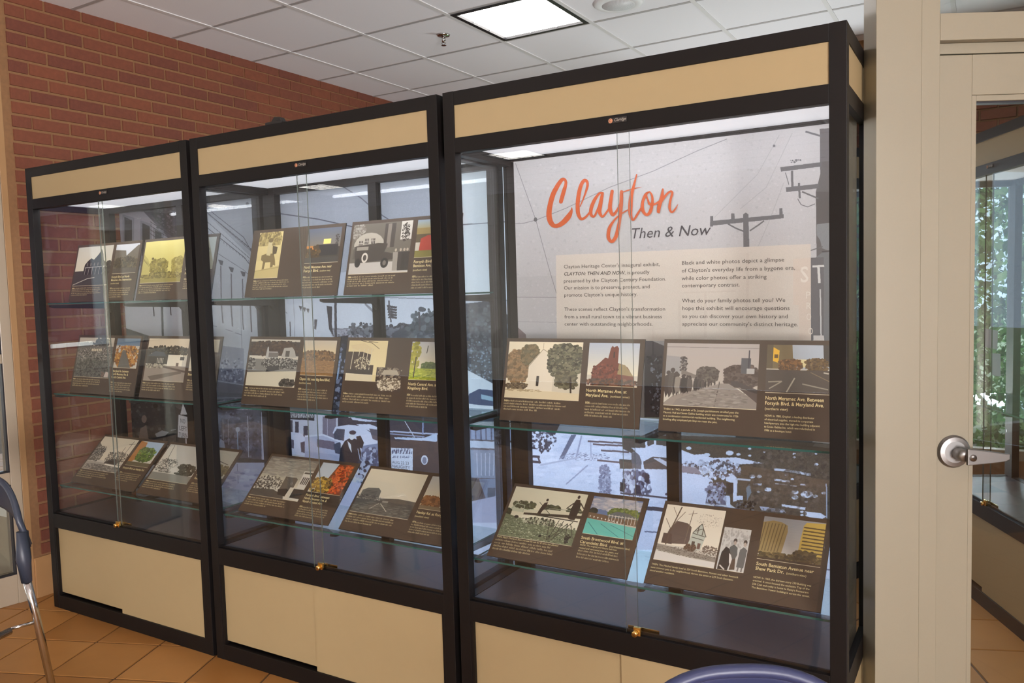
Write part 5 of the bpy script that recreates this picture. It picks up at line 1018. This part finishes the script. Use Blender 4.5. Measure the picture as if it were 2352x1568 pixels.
# ------------------------------------------------------------------ chairs
M_nav = mat('navy_plastic', S(52, 58, 92), .38, noise=.04, nscale=80); M_slate = mat('slate_plastic', S(50, 56, 70), .42, noise=.04, nscale=80); M_cush = mat('seat_fabric', S(70, 74, 92), .9, noise=.15, nscale=200, bump=.4)
def chair(loc, rz, M_back, label, top=.905):
    t = empty('stacking_chair', loc, rz, label, 'chair')
    hw = .225
    # back shell: curved plate with rounded top and rolled rim
    nu, nv = 20, 8; V, Fq = [], []
    def pt(u, v, off):
        x = u * hw; zt = top - .125 * abs(u) ** 3.0; zb = top - .105 - .115 * u * u
        z_ = zb + (zt - zb) * v
        yb = .0 - .055 * (1 - u * u) * 1 + .03 * (v - .5)
        return (x, -yb + off, z_)
    for off in (.0, .014):
        for j in range(nv + 1):
            for i in range(nu + 1): V.append(pt(-1 + 2 * i / nu, j / nv, off))
    N = (nu + 1) * (nv + 1); ix = lambda i, j, k: k * N + j * (nu + 1) + i
    for j in range(nv):
        for i in range(nu): Fq += [(ix(i, j, 0), ix(i + 1, j, 0), ix(i + 1, j + 1, 0), ix(i, j + 1, 0)), (ix(i, j, 1), ix(i, j + 1, 1), ix(i + 1, j + 1, 1), ix(i + 1, j, 1))]
    for i in range(nu): Fq += [(ix(i, 0, 0), ix(i, 0, 1), ix(i + 1, 0, 1), ix(i + 1, 0, 0)), (ix(i, nv, 0), ix(i + 1, nv, 0), ix(i + 1, nv, 1), ix(i, nv, 1))]
    for j in range(nv): Fq += [(ix(0, j, 0), ix(0, j + 1, 0), ix(0, j + 1, 1), ix(0, j, 1)), (ix(nu, j, 0), ix(nu, j, 1), ix(nu, j + 1, 1), ix(nu, j + 1, 0))]
    mb = MB(); mb.v = V; mb.f = Fq; mb.mi = [0] * len(Fq); mb.build('backrest', M_back, t, True)
    rim = MB(); P = [pt(u, 1, .007) for u in np.linspace(-1, 1, 25)]; P = [pt(-1, .1, .007), pt(-1, .5, .007)] + P + [pt(1, .5, .007), pt(1, .1, .007)]
    rim.tube(P, .011, n=10); rim.build('back_rim', M_back, t, True)
    for s_ in (-1, 1):
        MB().tube([(s_ * hw, .0, top - .16), (s_ * (hw + .002), -.004, top - .25), (s_ * (hw + .004), .0, top - .33)], [.018, .0235, .0165], n=12).build('tube_sleeve', M_back, t, True)
        MB().tube([(s_ * (hw + .004), .0, top - .32), (s_ * (hw + .008), .02, .46), (s_ * (hw + .014), .085, .012)], .0125, n=14).build('leg', M_chr, t, True)
        MB().tube([(s_ * (hw - .01), -.06, .43), (s_ * (hw - .002), -.40, .42), (s_ * (hw + .005), -.44, .36), (s_ * (hw + .01), -.47, .012)], .0115, n=12).build('leg', M_chr, t, True)
        MB().tube([(s_ * (hw + .006), .016, .43), (s_ * (hw - .02), -.05, .432)], .006, n=8).build('seat_rod', M_chr, t, True)
        MB().lathe([(.0, 0), (.016, 0), (.016, .02), (.013, .022)], c=(s_ * (hw + .0145), .088, 0), n=12).lathe([(.0, 0), (.016, 0), (.016, .02), (.013, .022)], c=(s_ * (hw + .01), -.4705, 0), n=12).build('foot_cap', M_black, t)
    se = MB(); n = 28; pr_ = []
    for k in range(n):
        a = 2 * math.pi * k / n; c_, s2 = math.cos(a), math.sin(a); pr_.append((math.copysign(abs(c_) ** .45, c_) * (hw - .03), -.235 + math.copysign(abs(s2) ** .45, s2) * .205))
    se.prism(pr_, 2, .415, .43); se.build('seat_shell', M_back, t)
    se2 = MB(); se2.prism([(x * .97, (y + .235) * .97 - .235) for x, y in pr_], 2, .4301, .462); se2.build('seat_cushion', M_cush, t, bevel=.012)
    return t
pl_ = CAM + FH * 2.62 + RH * ((20 - 1176) / F * 2.62); ra = math.radians(-20)
c1 = chair((pl_[0] - .225 * math.cos(RZ + ra), pl_[1] - .225 * math.sin(RZ + ra), 0), RZ + ra, M_slate, 'slate grey chair with chrome legs at the left edge, before the brick wall', .905)
p2 = CAM + FH * 1.22 + RH * ((1712 - 1176) / F * 1.22)
c2 = chair((p2[0], p2[1], 0), RZ + math.pi * 0, M_nav, 'navy blue chair in front of the nearest case, only its back top showing', .874)

# ------------------------------------------------------------------ odds and ends
o = MB().box(-.05, .035, -.02, .02, 0, .012).prism([(-.03, .012), (.03, .012), (.02, .026), (-.01, .03)], 1, -.012, .012).build('cable_clip', M_black, None, bevel=.003)
o.location = (1.665, .03, H); tag(o, 'small black clip lying on top of the middle display case', 'clip')
for dx, z0, w_, h_, rz_, lb in ((.50, 1.17, .12, .085, .03, 'upper white note taped inside the glass of the far display case'), (.55, 1.05, .085, .10, -.04, 'lower small white note taped inside the glass of the far display case')):
    n_ = MB().box(-w_ / 2, w_ / 2, 0, .001, 0, h_).build('paper_note', mat('note_paper', S(208, 216, 230), .8))
    q = C4.matrix_basis @ Vector((dx, .06, z0)); n_.location = q; n_.rotation_euler = (0, rz_, C4.rotation_euler[2]); tag(n_, lb, 'note')
